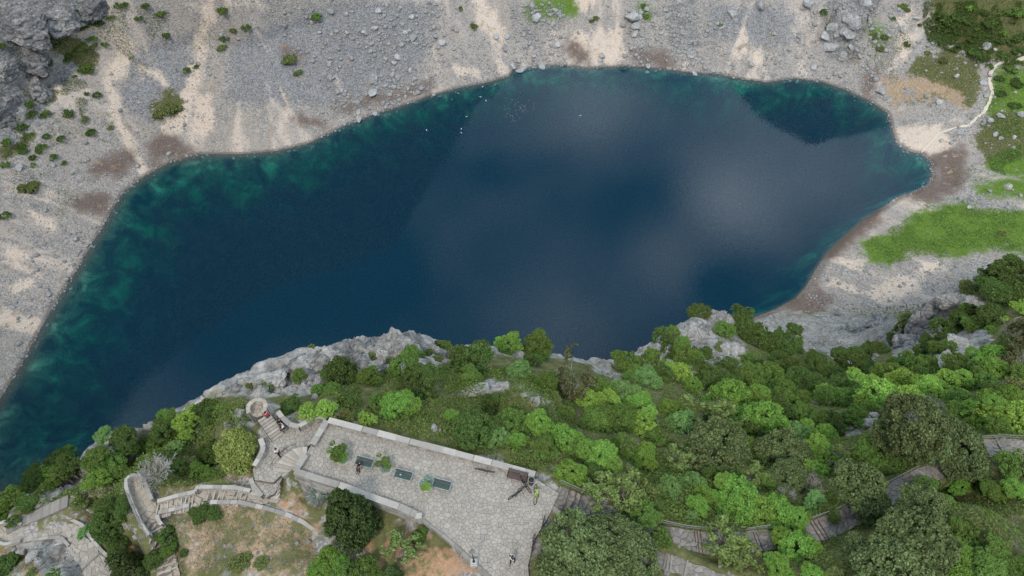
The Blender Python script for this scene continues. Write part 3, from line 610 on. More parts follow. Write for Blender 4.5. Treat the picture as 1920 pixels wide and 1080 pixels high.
NEAR_SHAPES = dict(
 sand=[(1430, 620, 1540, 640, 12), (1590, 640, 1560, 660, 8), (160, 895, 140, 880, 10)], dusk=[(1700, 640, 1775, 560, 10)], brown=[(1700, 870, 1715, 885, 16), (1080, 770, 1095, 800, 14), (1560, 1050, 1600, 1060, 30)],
 soil=[(520, 945, 610, 995, 9), [(700, 975), (780, 985), (850, 1030), (930, 1090), (700, 1090), (690, 1030)], (150, 890, 170, 880, 7), (50, 1045, 90, 1060, 12), (1140, 1030, 1180, 1040, 12), (225, 1020, 240, 1040, 12)],
 dry=[[(300, 950), (350, 950), (420, 940), (520, 960), (600, 1000), (640, 1090), (320, 1090), (320, 1000)], [(400, 880), (470, 885), (480, 905), (400, 905)], [(500, 925), (560, 920), (620, 960), (560, 965)], [(150, 950), (230, 930), (200, 980), (150, 985)], [(1800, 960), (1930, 960), (1930, 1040), (1850, 1040)], (860, 790, 900, 830, 14), (830, 700, 900, 720, 20), [(280, 900), (330, 880), (420, 900), (330, 925)], (1230, 1035, 1330, 1055, 10), (1490, 1030, 1560, 1040, 16), (0, 1035, 100, 1075, 20)],
 grass=[[(640, 770), (900, 740), (960, 730), (1060, 790), (1100, 900), (900, 850), (650, 785)], [(1130, 900), (1250, 830), (1380, 860), (1350, 1000), (1250, 1000)], (1330, 870, 1400, 860, 20), (250, 870, 420, 920, 12), (1780, 900, 1900, 960, 30)],
 scrub=[[(160, 800), (420, 720), (560, 700), (900, 660), (1180, 680), (1420, 640), (1700, 640), (1850, 500), (2000, 480), (2000, 1100), (1200, 1100), (1100, 940), (1000, 890), (620, 780), (560, 760), (480, 760), (420, 900), (250, 900), (0, 990), (0, 900)]],
 rock=ROCK_NEAR)
def paint(me, x, y, z, shapes, soft, keep=None):
    px, py, dep = PX(x, y, z); wf = FPX / dep
    px = px + fbm(x, y, 9, 4, 301, .6) * 1.7 * wf * (3 if soft > 10 else 1); py = py + fbm(x, y, 9, 4, 302, .6) * 1.4 * wf * (3 if soft > 10 else 1); vis = (px > -250) & (px < 2170) & (py > -250) & (py < 1300)
    for k, sh in shapes.items():
        v = np.zeros(x.shape, np.float32)
        if sh: v[vis] = px_mask(px[vis], py[vis], sh, soft)
        if keep is not None: v = keep(k, v, x, y, z)
        a = me.attributes.new(k, 'FLOAT', 'POINT'); a.data.foreach_set('value', v.astype(np.float32))
def keep_far(k, v, x, y, z):
    if k == 'rock':
        v = np.maximum(v, sstep(60, 110, z)); v = np.maximum(v, crag_far(x, y) * .8)
    return v
def keep_near(k, v, x, y, z):
    rin = inside(RIM, x, y); rd = seg_dist(RIM, x, y)
    if k == 'rock': return np.maximum(v, np.where(rin, sstep(2.5, .3, rd) * .75, 1.0) * (z > 20))
    v = np.where(rin, v, 0)
    if k == 'scrub': v = np.maximum(v * .8, .55)
    return v
cum = _CUM
_d, _a = seg_dist(SHORE, fx, fy, True, list(cum)); _f = fbm(_a + fbm(fx, fy, 12, 3, 51) * 5, _d / 7, 9, 4, 52, .6) * .45 + .5 + fbm(_a + fbm(fx, fy, 8, 2, 57) * 3, _d / 9, 3.2, 2, 58) * .3 + fbm(fx, fy, 30, 3, 53) * .2
a_ = far_me.attributes.new('flow', 'FLOAT', 'POINT'); a_.data.foreach_set('value', np.clip(_f, 0, 1).astype(np.float32))
paint(far_me, fx, fy, fz, FAR_SHAPES, 16, keep_far); paint(near_me, gx, gy, gz, NEAR_SHAPES, 9.5, keep_near)
tag(link('hillside', far_me), kind='structure'); tag(link('terrain', near_me), kind='structure')

# lake: a closed body of water
mb = MB(); mb.box((30, 270, -40), (640, 480, 80)); lake = mb.build('lake_water', M['water']); tag(lake, kind='structure')
# ------------------------------------------------------------------ paving: every stone has its own edges, the joints lie lower
def clip_poly(poly, nx, ny, c):       # keep the side where nx*x + ny*y <= c
    out = []; n = len(poly)
    for i in range(n):
        a = poly[i]; b = poly[(i + 1) % n]; da = nx * a[0] + ny * a[1] - c; db = nx * b[0] + ny * b[1] - c
        if da <= 0: out.append(a)
        if (da < 0 < db) or (db < 0 < da):
            t = da / (da - db); out.append((a[0] + (b[0] - a[0]) * t, a[1] + (b[1] - a[1]) * t))
    return out
def crazy_cells(poly, size, rng, gap=.03, jitter=.5):
    xs_ = [p[0] for p in poly]; ys_ = [p[1] for p in poly]
    a = np.arange(min(xs_) - size, max(xs_) + size, size); b = np.arange(min(ys_) - size, max(ys_) + size, size * .9)
    gx_, gy_ = np.meshgrid(a, b); gx_ = gx_ + (np.arange(len(b))[:, None] % 2) * size * .5
    pts = np.stack([gx_.ravel(), gy_.ravel()], 1) + rng.uniform(-jitter, jitter, (gx_.size, 2)) * size
    drop = rng.random(len(pts)) < .2; pts = pts[~drop]
    d = seg_dist(poly, pts[:, 0], pts[:, 1]); ins = inside(poly, pts[:, 0], pts[:, 1]); out = []
    for i in np.where(ins | (d < size * .9))[0]:
        p = pts[i]; near_ = np.where((np.abs(pts[:, 0] - p[0]) < size * 2.6) & (np.abs(pts[:, 1] - p[1]) < size * 2.6))[0]
        if d[i] < size * 1.8:
            cell = list(poly) if ins[i] or True else None
        else: cell = [(p[0] - 3, p[1] - 3), (p[0] + 3, p[1] - 3), (p[0] + 3, p[1] + 3), (p[0] - 3, p[1] + 3)]
        for j in near_:
            if j == i: continue
            q = pts[j]; nx, ny = q[0] - p[0], q[1] - p[1]; l = math.hypot(nx, ny)
            if l < 1e-3: continue
            nx /= l; ny /= l; cell = clip_poly(cell, nx, ny, nx * (p[0] + q[0]) / 2 + ny * (p[1] + q[1]) / 2 - gap / 2)
            if len(cell) < 3: break
        if len(cell) < 3: continue
        ar = abs(sum(cell[k][0] * cell[(k + 1) % len(cell)][1] - cell[(k + 1) % len(cell)][0] * cell[k][1] for k in range(len(cell)))) / 2
        if ar > size * size * .08 and len(cell) < 14: out.append((ar, cell))
    return out
def lay_stones(cells_, zf, parent, name, mat, rng, thick=.05, limit=300, tilt=.012):
    cells_ = sorted(cells_, key=lambda c: -c[0]); rest = MB(); n = 0
    for k, (ar, cell) in enumerate(cells_):
        cx_ = sum(p[0] for p in cell) / len(cell); cy_ = sum(p[1] for p in cell) / len(cell)
        tx, ty = rng.normal(0, tilt, 2); dz = rng.uniform(-.008, .012)
        top = [zf(p[0], p[1]) + dz + tx * (p[0] - cx_) + ty * (p[1] - cy_) for p in cell]; bot = [t - thick for t in top]
        if k < limit:
            mb = MB(); mb.prism(cell, bot, top); mb.build(name, mat, parent)
        else: rest.prism(cell, bot, top); n += 1
    if n: tag(rest.build(name + '_rest', mat, parent), kind='stuff')
rs = np.random.default_rng(5)
terr_bed = MB(); terr_bed.prism(TERR, TZ - .9, TZ - .045)
terrace = terr_bed.build('terrace_pavement', M['joint']); tag(terrace, kind='structure')
lay_stones(crazy_cells(TERR, .35, rs, .024, .52), lambda x, y: TZ, terrace, 'paving_stone', M['pave'], rs)
for nm, poly, z in (('landing_pavement', LAND, 235.35), ('lower_landing_pavement', LAND2, 234.9)):
    b_ = MB(); b_.prism(poly, z - .8, z - .045); o = b_.build(nm, M['joint']); tag(o, kind='structure')
    lay_stones(crazy_cells(poly, .38, rs, .028), lambda x, y, z=z: z, o, 'paving_stone', M['pave'], rs)

def offset_line(pts, off):
    out = []
    for i, p in enumerate(pts):
        a = pts[max(i - 1, 0)]; b = pts[min(i + 1, len(pts) - 1)]; tx, ty = b[0] - a[0], b[1] - a[1]; l = math.hypot(tx, ty) + 1e-9
        out.append((p[0] - ty / l * off, p[1] + tx / l * off) + tuple(p[2:]))
    return out
def resample(pts, n):
    P_ = np.array(pts, float); s = np.concatenate([[0], np.cumsum(np.hypot(np.diff(P_[:, 0]), np.diff(P_[:, 1])))]); t = np.linspace(0, s[-1], n)
    return [tuple(np.interp(t, s, P_[:, k]) for k in range(P_.shape[1])) for t in t]
def length(pts): return sum(math.dist(a[:2], b[:2]) for a, b in zip(pts, pts[1:]))

# ------------------------------------------------------------------ walls: blocks under coping stones
def stone_wall(pts, width, z0, z1, label, name='stone_wall', cope=.55, over=.05, cap_mat=None, course=.28, thing_cat='wall', courses=2, blocklen=.55, ragged=.02):
    """pts = centre line (x, y); z0, z1 = foot and top, numbers or lists per point"""
    z0 = z0 if hasattr(z0, '__len__') else [z0] * len(pts); z1 = z1 if hasattr(z1, '__len__') else [z1] * len(pts)
    full = [(p[0], p[1], a, b) for p, a, b in zip(pts, z0, z1)]; Lg = length(full)
    c = full[len(full) // 2]; root = thing(name, label, thing_cat, (c[0], c[1], c[2]))
    def piece(s0, s1, off0, off1, lo, hi, nm, mat, jitter=0):
        n = max(2, int((s1 - s0) / .5) + 2); seg = resample(full, 400); ks = [int(round(q / Lg * 399)) for q in np.linspace(s0, s1, n)]
        line = [seg[min(k, 399)] for k in ks]
        A = offset_line([(q[0], q[1]) for q in line], off0); B = offset_line([(q[0], q[1]) for q in line], off1); m = MB()
        vs = []
        for q, a, b in zip(line, A, B):
            zl = q[2] + (q[3] - q[2]) * lo if lo <= 1 else q[3]; zh = q[3] + hi if nm == 'coping_stone' else q[2] + (q[3] - q[2]) * hi
            if nm == 'coping_stone': zl = q[3] + .004
            vs.append([(a[0], a[1], zl), (b[0], b[1], zl), (b[0], b[1], zh), (a[0], a[1], zh)])
        v = [tuple(np.array(w) - (c[0], c[1], c[2])) for r_ in vs for w in r_]; f = []
        for i in range(len(vs) - 1):
            for k in range(4): f.append((i * 4 + k, i * 4 + (k + 1) % 4, i * 4 + 4 + (k + 1) % 4, i * 4 + 4 + k))
        f.append((3, 2, 1, 0)); e = (len(vs) - 1) * 4; f.append((e, e + 1, e + 2, e + 3)); m.v = v; m.f = f
        return m.build(nm, mat, root)
    piece(0, Lg, -width / 2 + .06, width / 2 - .06, 0, .995, 'core', M['joint'])
    for side in (-1, 1):
        for cth in range(courses):
            s = 0
            while s < Lg - .1:
                l = min(random.uniform(.6, 1.4) * blocklen, Lg - s); l = Lg - s if Lg - s - l < .2 else l
                o = width / 2 + random.uniform(-ragged, ragged)
                lo, hi = cth / courses + .012, (cth + 1) / courses - .012
                a_, b_ = (o, width / 2 - .08) if side > 0 else (-width / 2 + .08, -o)
                piece(s + .012, s + l - .012, a_, b_, lo, hi, 'wall_stone', M['wall']); s += l
    s = 0
    while s < Lg - .05:
        l = min(random.uniform(.7, 1.3) * cope * 2, Lg - s); l = Lg - s if Lg - s - l < .3 else l
        o = over + random.uniform(-.015, .015)
        piece(s + .008, s + l - .008, -width / 2 - o, width / 2 + o, 2, .10 + random.uniform(-.01, .012), 'coping_stone', cap_mat or M['coping']); s += l
    return root
def wpx(pts, z): return [P(a, b, z)[:2] for a, b in pts]
WT = TZ + .5
stone_wall(wpx([(616, 788), (700, 810), (800, 836), (900, 862), (1003, 890)], WT), .5, TZ - .9, WT, 'long straight stone parapet between the paved terrace and the wooded slope above the lake', cope=.8)
stone_wall(wpx([(613, 789), (600, 811), (586, 834)], WT), .5, TZ - 1.5, WT, 'short stone parapet between terrace corner and curved stair', cope=.6)
stone_wall(wpx([(573, 853), (563, 869), (553, 884)], WT), .5, TZ - 1.9, WT, 'short stone parapet at the foot end of the terrace beside the agave bank', cope=.6)
stone_wall(wpx([(553, 884), (600, 899), (640, 911), (702, 934), (745, 949), (784, 967)], WT), .5, TZ - 2.3, WT, 'stone retaining wall with dark outer face running behind the big dark evergreen', cope=.8, courses=4)
kerb = [(790, 973), (830, 1003), (868, 1036), (890, 1057), (925, 1088), (960, 1125)]
stone_wall(wpx(kerb, TZ + .1), .26, TZ - .7, TZ + .06, 'thin low stone kerb between terrace and orange soil bank', cope=.6, over=.0, cap_mat=M['pathstone'], courses=1)
# end pillar of the retaining wall
c = P(785, 968, TZ + .7); t = thing('wall_pillar', 'white weathered stone pillar ending the retaining wall', 'pillar', (c[0], c[1], TZ - .6))
m = MB(); m.lathe((0, 0, 0), [(.32, 0), (.3, .6), (.27, 1.1), (.24, 1.3)], 7); m.build('shaft', M['wall'], t)
m = MB(); m.prism([(-.3, -.28), (.3, -.22), (.27, .3), (-.26, .24)], 1.3, 1.42); m.build('cap', M['coping'], t)
# landing walls
stone_wall(wpx([(521, 772), (530, 784), (545, 797), (560, 800), (574, 792), (588, 781), (604, 781), (612, 786)], 236.2), .38, 234.2, 236.2, 'wavy stone parapet beside the wider landing, where two visitors sit', cope=.45)
stone_wall(wpx([(488, 822), (494, 838), (488, 854), (476, 873)], 236.1), .38, 233.5, 236.0, 'curved stone parapet between landing and the rounded yellow-green tree', cope=.45)
# lookout at the top of the short flight
def arc(c, r, a0, a1, n): return [(c[0] + r * math.cos(R(a0 + (a1 - a0) * i / n)), c[1] + r * math.sin(R(a0 + (a1 - a0) * i / n))) for i in range(n + 1)]
LC = (LOOKC[0], LOOKC[1])
t = MB(); t.prism(arc(LC, .75, 0, 345, 22), 233.2, LOOK_Z - .045); o = t.build('lookout_floor', M['joint']); tag(o, kind='structure')
lay_stones(crazy_cells(arc(LC, .74, 0, 345, 22), .34, rs, .03), lambda x, y: LOOK_Z, o, 'paving_stone', M['beige'], rs)
stone_wall(arc(LC, .88, -42, 222, 16), .3, 233.4, LOOK_Z + .55, 'round stone parapet of the small lookout at the head of the short stair', cope=.3, blocklen=.4, cap_mat=M['beige'])

# ------------------------------------------------------------------ flights of steps
def steps_between(pa, pb, za, zb, w, n, label, name='stone_steps', mat='step', rail=None, tread_over=.03):
    """n treads from (xa, ya, za) up to (xb, yb, zb)"""
    dx, dy = pb[0] - pa[0], pb[1] - pa[1]; l = math.hypot(dx, dy); ux, uy = dx / l, dy / l; nx, ny = -uy, ux
    root = thing(name, label, 'steps', (pa[0], pa[1], min(za, zb)))
    for i in range(n):
        s0 = l * i / n - tread_over; s1 = l * (i + 1) / n - .02; z = za + (zb - za) * (i + 1) / n if zb > za else za + (zb - za) * i / n
        m = MB(); j = random.uniform(-.03, .03)
        poly = [(ux * s + nx * o, uy * s + ny * o) for s, o in ((s0, -w / 2 + j), (s1, -w / 2 + j), (s1, w / 2 + j), (s0, w / 2 + j))]
        m.prism(poly, -1.2, z - min(za, zb)); m.build('step', M[mat], root)
    if rail:
        for sd in rail:
            m = MB(); top = []; 
            for i in range(4):
                s = l * i / 3; zz = za + (zb - za) * i / 3 - min(za, zb)
                q = (ux * s + nx * sd * w / 2, uy * s + ny * sd * w / 2, zz); top.append((q[0], q[1], q[2] + .9))
                mp = MB(); mp.tube([q, (q[0], q[1], q[2] + .9)], .022, 6); mp.build('rail_post', M['iron'], root)
            m.tube(top, .025, 6); m.build('handrail', M['iron'], root)
            m = MB(); m.tube([(a, b, c_ - .45) for a, b, c_ in top], .018, 6); m.build('mid_rail', M['iron'], root)
    return root
a = P(522, 821, 235.35); b = P(494, 781, 236.7)
steps_between(a, b, 235.35, LOOK_Z, 1.35, 8, 'straight flight of eight pale stone steps with dark railings up to the round lookout', rail=(-1, 1))
# curved stair from terrace down to the landing: wedge shaped treads round an inner corner
cc = P(590, 890, 236)[:2]
root = thing('curved_stair', 'fan-shaped stone stair curving from the terrace gap down to the lower landing', 'stair', (cc[0], cc[1], 234.9))
outer = [P(a, b, z)[:2] for a, b, z in [(575, 836, 237), (566, 837, 236.9), (557, 838, 236.7), (548, 842, 236.5), (540, 847, 236.3), (533, 853, 236.1), (526, 860, 235.9), (519, 868, 235.7), (515, 875, 235.5), (512, 883, 235.35), (510, 888, 235.2)]]
inner = [P(a, b, z)[:2] for a, b, z in [(574, 853, 237), (570, 854, 236.9), (566, 856, 236.7), (563, 859, 236.5), (560, 862, 236.3), (557, 866, 236.1), (554, 871, 235.9), (550, 876, 235.7), (546, 881, 235.5), (540, 887, 235.35), (532, 893, 235.2)]]
nst = len(outer) - 1
for i in range(nst):
    z = 2.08 - (i + 1) * .17 - 0.02; m = MB(); e = .035
    o0 = outer[i]; o1 = outer[i + 1]; i0 = inner[i]; i1 = inner[i + 1]
    m.prism([(q[0] - cc[0], q[1] - cc[1]) for q in (o0, (o1[0] + (o1[0] - o0[0]) * e, o1[1] + (o1[1] - o0[1]) * e), i1, i0)], -1.0 - i * .003, z); m.build('step', M['step'], root)
m = MB(); hp = [(q[0] - cc[0], q[1] - cc[1], 2.05 - i * .17 + .9) for i, q in enumerate(outer)][2:-1]; m.tube(hp, .025, 6); m.build('handrail', M['iron'], root)
for q in hp[::2]: m = MB(); m.tube([(q[0], q[1], q[2] - .9), q], .02, 6); m.build('rail_post', M['iron'], root)
# four wide steps below the landing
a = P(508, 905, 234.9); b = P(492, 925, 234.3)
fl = thing('stone_steps', 'four broad curved-edge stone steps below the landing leading to the gravelly upper path', 'steps', (a[0], a[1], 233.9))
for i in range(4):
    z = .88 - i * .17; m = MB(); y0 = -i * .34
    m.prism([(-2.0 - i * .1, y0 + .05 + .3), (-1.7 - i * .12, y0 - .30), (-.6, y0 - .42 - .1), (.75, y0 - .75), (.95, y0 - .3), (.7, y0 + .1)], -.8, z - .01 * i); m.build('step', M['step'], fl)
# dry stone revetment on the lake side of that flight
stone_wall(wpx([(470, 897), (474, 908), (483, 920), (490, 930)], 235.0), .3, 233.6, 234.95, 'low rough rubble wall hugging the outer edge of the four broad steps', cope=.4, ragged=.06, blocklen=.35)

def path_strip(key, name, mat, seg=.5, cell=.5, stone=None, ragged=.12, limit=300):
    d_ = PATHS[key]; n = int(length(d_['w3']) / seg) + 2; line = resample(d_['w3'], n); w = d_['w'] / 2
    jit = [random.uniform(-ragged, ragged) for _ in line]; jit2 = [random.uniform(-ragged, ragged) for _ in line]
    Lf = [offset_line(line, w + j)[i] for i, j in enumerate(jit)]; Rt = [offset_line(line, -w + j)[i] for i, j in enumerate(jit2)]
    m = MB(); v = [(q[0], q[1], q[2] - .045) for q in Lf] + [(q[0], q[1], q[2] - .045) for q in Rt] + [(q[0], q[1], q[2] - .9) for q in Lf] + [(q[0], q[1], q[2] - .9) for q in Rt]
    f = []
    for i in range(n - 1): f += [(i, n + i, n + i + 1, i + 1), (i, i + 1, 2 * n + i + 1, 2 * n + i), (n + i + 1, n + i, 3 * n + i, 3 * n + i + 1)]
    m.v = v; m.f = f; o = m.build(name, M['joint']); tag(o, kind='structure')
    poly = [(q[0], q[1]) for q in Lf] + [(q[0], q[1]) for q in Rt[::-1]]; A = np.array(line)
    def zf(x, y):
        d = (A[:, 0] - x) ** 2 + (A[:, 1] - y) ** 2; k = int(np.argmin(d)); k = min(max(k, 1), n - 2)
        a, b = A[k - 1], A[k + 1]; t = ((x - a[0]) * (b[0] - a[0]) + (y - a[1]) * (b[1] - a[1])) / ((b[0] - a[0]) ** 2 + (b[1] - a[1]) ** 2); return a[2] + (b[2] - a[2]) * min(max(t, 0), 1)
    lay_stones(crazy_cells(poly, cell, rs, .035), zf, o, 'paving_stone', M[mat], rs, limit=limit); return o, line, zf
p_main, line_main, zf_main = path_strip('stone_path', 'stone_path', 'pathstone', limit=200)
p_side, line_side, zf_side = path_strip('side_path', 'side_path', 'pathstone', limit=100)
p_up, line_up, zf_up = path_strip('upper_path', 'upper_path', 'beige', cell=.62, limit=150)
p_plat, line_plat, zf_plat = path_strip('platform_path', 'platform_path', 'beige', cell=.62, limit=150)
m = MB(); m.prism(APRON, 225.8, 227.0); o = m.build('lower_path_landing', M['joint']); tag(o, kind='structure'); lay_stones(crazy_cells(APRON, .5, rs, .03), lambda x, y: 227.06, o, 'paving_stone', M['palepath'], rs, limit=120)
p_low, line_low, zf_low = path_strip('lower_path', 'lower_path', 'palepath', cell=.5, limit=200)
# steps across paths
def cross_steps(pxs, line, zf, width, parent, mat, face=.12, deep=.16, hgt=.06, name='step_edge'):
    A = np.array(line)
    for (px, py, z) in pxs:
        x, y, _ = P(px, py, z); k = int(np.argmin((A[:, 0] - x) ** 2 + (A[:, 1] - y) ** 2)); k = min(max(k, 1), len(A) - 2); t = A[k + 1] - A[k - 1]; rz = math.atan2(t[1], t[0])
        m = MB(); m.box((0, 0, 0), (deep, width, face + hgt)); o = m.build(name, M[mat], parent); o.location = (x, y, zf(x, y) - face / 2 + hgt / 2 + .01); o.rotation_euler = (0, 0, rz + random.uniform(-.06, .06))
cross_steps([(1063, 935, 236.5), (1076, 941, 236.4), (1085, 946, 236.3), (1229, 1002, 234.2), (1236, 1004, 234.2), (1304, 1017, 233.2), (1309, 1018, 233.2), (1315, 1018, 233.1), (1419, 1018, 232), (1426, 1018, 232), (1530, 997, 231), (1538, 995, 231), (1545, 992, 231), (1647, 938, 229), (1655, 934, 228.9), (1822, 850, 225), (1828, 849, 225), (1872, 838, 224)], line_main, zf_main, 2.1, p_main, 'rust', hgt=.08, deep=.09)
cross_steps([(1247, 1052, 234.3), (1252, 1054, 234.3), (1258, 1057, 234.2), (1286, 1066, 234.1)], line_side, zf_side, 1.5, p_side, 'pathstone', hgt=.1)
cross_steps([(462, 932, 234), (452, 931, 234), (445, 930, 233.9), (438, 929, 233.9), (430, 928, 233.7), (420, 928, 233.6), (411, 928, 233.5), (402, 929, 233.4), (390, 930, 233.2), (386, 930, 233.2), (362, 937, 232.8), (355, 939, 232.7), (348, 941, 232.6), (340, 943, 232.5), (332, 945, 232.4), (322, 948, 232.3), (314, 950, 232.2), (296, 954, 231.9)], line_up, zf_up, 1.95, p_up, 'step', hgt=.1, deep=.12)
cross_steps([(291, 995, 231.4), (297, 1004, 231.2), (312, 1050, 230), (314, 1060, 230), (316, 1070, 229.9)], line_plat, zf_plat, 1.8, p_plat, 'step', hgt=.1, deep=.14)
cross_steps([(172, 1052, 227.1)], line_low, zf_low, 2.2, p_low, 'pathstone', hgt=.08)
# parapets along the upper path and platform
def wall_along(pts3, width, drop, rise, label, **kw):
    return stone_wall([(p[0], p[1]) for p in pts3], width, [p[2] - drop for p in pts3], [p[2] + rise for p in pts3], label, **kw)
wall_along([P(*q) for q in [(470, 921, 234.6), (440, 915, 234.5), (410, 914, 234), (370, 914, 233.6), (367, 923, 233.2), (330, 931, 232.6), (296, 941, 232.3)]], .28, 1.0, .1, 'long low stone wall on the lake side of the upper stepped path', cope=.4, ragged=.03)
wall_along([P(*q) for q in [(600, 1003, 233.8), (570, 980, 234), (540, 966, 234.2), (500, 954, 234.3), (450, 942, 234.2), (395, 942, 233.6)]], .28, 1.0, .05, 'curving weathered stone wall above the dry stony bank', cope=.4, ragged=.04)
wall_along([P(*q) for q in [(356, 948, 232.8), (330, 955, 232.5), (298, 962, 232.2)]], .26, .8, .1, 'short inner stone wall beside the lowest part of upper path steps', cope=.4)
wall_along([P(*q) for q in [(296, 966, 232.2), (297, 976, 232.1), (304, 984, 232)]], .24, .8, .05, 'stubby stone wall where upper path meets the oval platform', cope=.4)
op = [P(*q) for q in [(286, 938, 232.1), (278, 918, 232.1), (272, 902, 232.1), (262, 893, 232.1), (248, 891, 232.1), (238, 899, 232.1), (238, 914, 232.1), (246, 938, 232.1), (256, 962, 232.1), (268, 985, 232.1), (281, 1004, 231.9)]]
wall_along(op, .24, 1.6, .15, 'oval stone parapet looping round the viewing platform left of the upper path', cope=.38, blocklen=.4)
# platform floor inside the loop
fl = [P(*q)[:2] for q in [(285, 945, 231.6), (276, 918, 231.6), (270, 904, 231.6), (260, 896, 231.6), (249, 895, 231.6), (241, 902, 231.6), (242, 916, 231.6), (250, 940, 231.6), (262, 965, 231.6)]]
m = MB(); m.prism(fl, 229.8, 231.5); o = m.build('platform_floor', M['joint']); tag(o, kind='structure')
lay_stones(crazy_cells(fl, .5, rs, .035), lambda x, y: 231.56, o, 'paving_stone', M['beige'], rs)
# lower viewing loop at the picture's edge
wall_along([P(*q) for q in [(42, 984, 226.3), (20, 978, 226.3), (2, 981, 226.3), (-14, 992, 226.3), (-12, 1012, 226.3), (10, 1022, 226.3), (40, 1014, 226.3)]], .22, 1.2, .1, 'low stone rim round the small lower lookout at the picture edge', cope=.35)
m = MB(); fl = [P(*q)[:2] for q in [(40, 990, 226), (18, 983, 226), (0, 986, 226), (-10, 996, 226), (-8, 1010, 226), (12, 1018, 226), (40, 1010, 226)]]; m.prism(fl, 224.5, 225.96); o = m.build('lower_lookout_floor', M['joint']); tag(o, kind='structure')
lay_stones(crazy_cells(fl, .5, rs, .035), lambda x, y: 226.02, o, 'paving_stone', M['beige'], rs)
wall_along([P(*q) for q in [(58, 982, 226.3), (92, 972, 226.5), (126, 971, 226.7), (154, 984, 226.9), (170, 1008, 227.1), (190, 1032, 227.2), (222, 1062, 227.3)]], .2, .6, .02, 'low kerb of stones along the lake side of the lower winding path', cope=.4, courses=1)
wall_along([P(*q) for q in [(60, 1013, 226.2), (92, 1009, 226.4), (116, 1008, 226.6), (130, 1024, 226.8)]], .22, .6, .06, 'low kerb of stones on the rocky side of the lower winding path', cope=.4, courses=1)
# flight of narrow steps beyond the lower path
ls = resample(PATHS['lower_stairs']['w3'], 23); root = thing('hillside_steps', 'narrow flight of earth-and-stone steps climbing below the pale rock ledge', 'steps', ls[0])
zc_ = ls[0][2]
flat = {3, 4, 8, 9, 10, 11, 13, 14}
for i in range(len(ls) - 1):
    a, b = ls[i], ls[i + 1]; tx, ty = b[0] - a[0], b[1] - a[1]; l = math.hypot(tx, ty); nx, ny = -ty / l * .62, tx / l * .62; m = MB(); k_ = 1.06 if i not in flat else 1.0
    m.prism([(a[0] + nx * k_ - ls[0][0], a[1] + ny * k_ - ls[0][1]), (b[0] + nx * k_ - tx * .03 - ls[0][0], b[1] + ny * k_ - ls[0][1]), (b[0] - nx * k_ - ls[0][0], b[1] - ny * k_ - ls[0][1]), (a[0] - nx * k_ - ls[0][0], a[1] - ny * k_ - ls[0][1])], -.8, b[2] - zc_ + .06 + (.05 if i not in flat else 0)); m.build('step', M['pathstone'], root)
# railings
def railing(pts, label, h=1.0, posts=1.6, off=0):
    n = int(length(pts) / posts) + 2; ln = resample(pts, n); root = thing('railing', label, 'railing', ln[0]); o = ln[0]
    rel = [(a - o[0], b - o[1], c_ - o[2]) for a, b, c_ in ln]
    for q in rel: m = MB(); m.tube([(q[0], q[1], q[2] - .2), (q[0], q[1], q[2] + h)], .035, 6); m.build('rail_post', M['rail'], root)
    m = MB(); m.tube([(a, b, c_ + h) for a, b, c_ in rel], .045, 6); m.build('top_rail', M['rail'], root)
    m = MB(); m.tube([(a, b, c_ + h * .5) for a, b, c_ in rel], .032, 6); m.build('mid_rail', M['rail'], root); return root
side = offset_line(line_main, 1.08)
k0 = int(len(side) * .02); 
def span(px0, px1): return [q for q in side if px0 <= PX(np.array(q[0]), np.array(q[1]), np.array(q[2]))[0] <= px1]
railing(span(1030, 1110), 'dark grey railing from the terrace corner along the first path steps')
railing(span(1225, 1345), 'grey double railing above the paved path beside the grassy clearing')
railing(span(1390, 1440), 'short grey railing stretch half hidden under bright green trees')
railing(span(1505, 1590), 'grey double railing where three rusty risers cross the path')
railing(span(1605, 1760), 'straight grey railing climbing between two olive trees beside leaf litter')
railing(span(1815, 1990), 'pale grey railing along the farthest path stretch near the picture edge')
pr = [P(*q) for q in [(244, 930, 232), (256, 960, 232), (268, 986, 231.9), (284, 1010, 231.6)]]
railing(pr, 'thin dark railing down the outer side of the oval platform', h=.9)
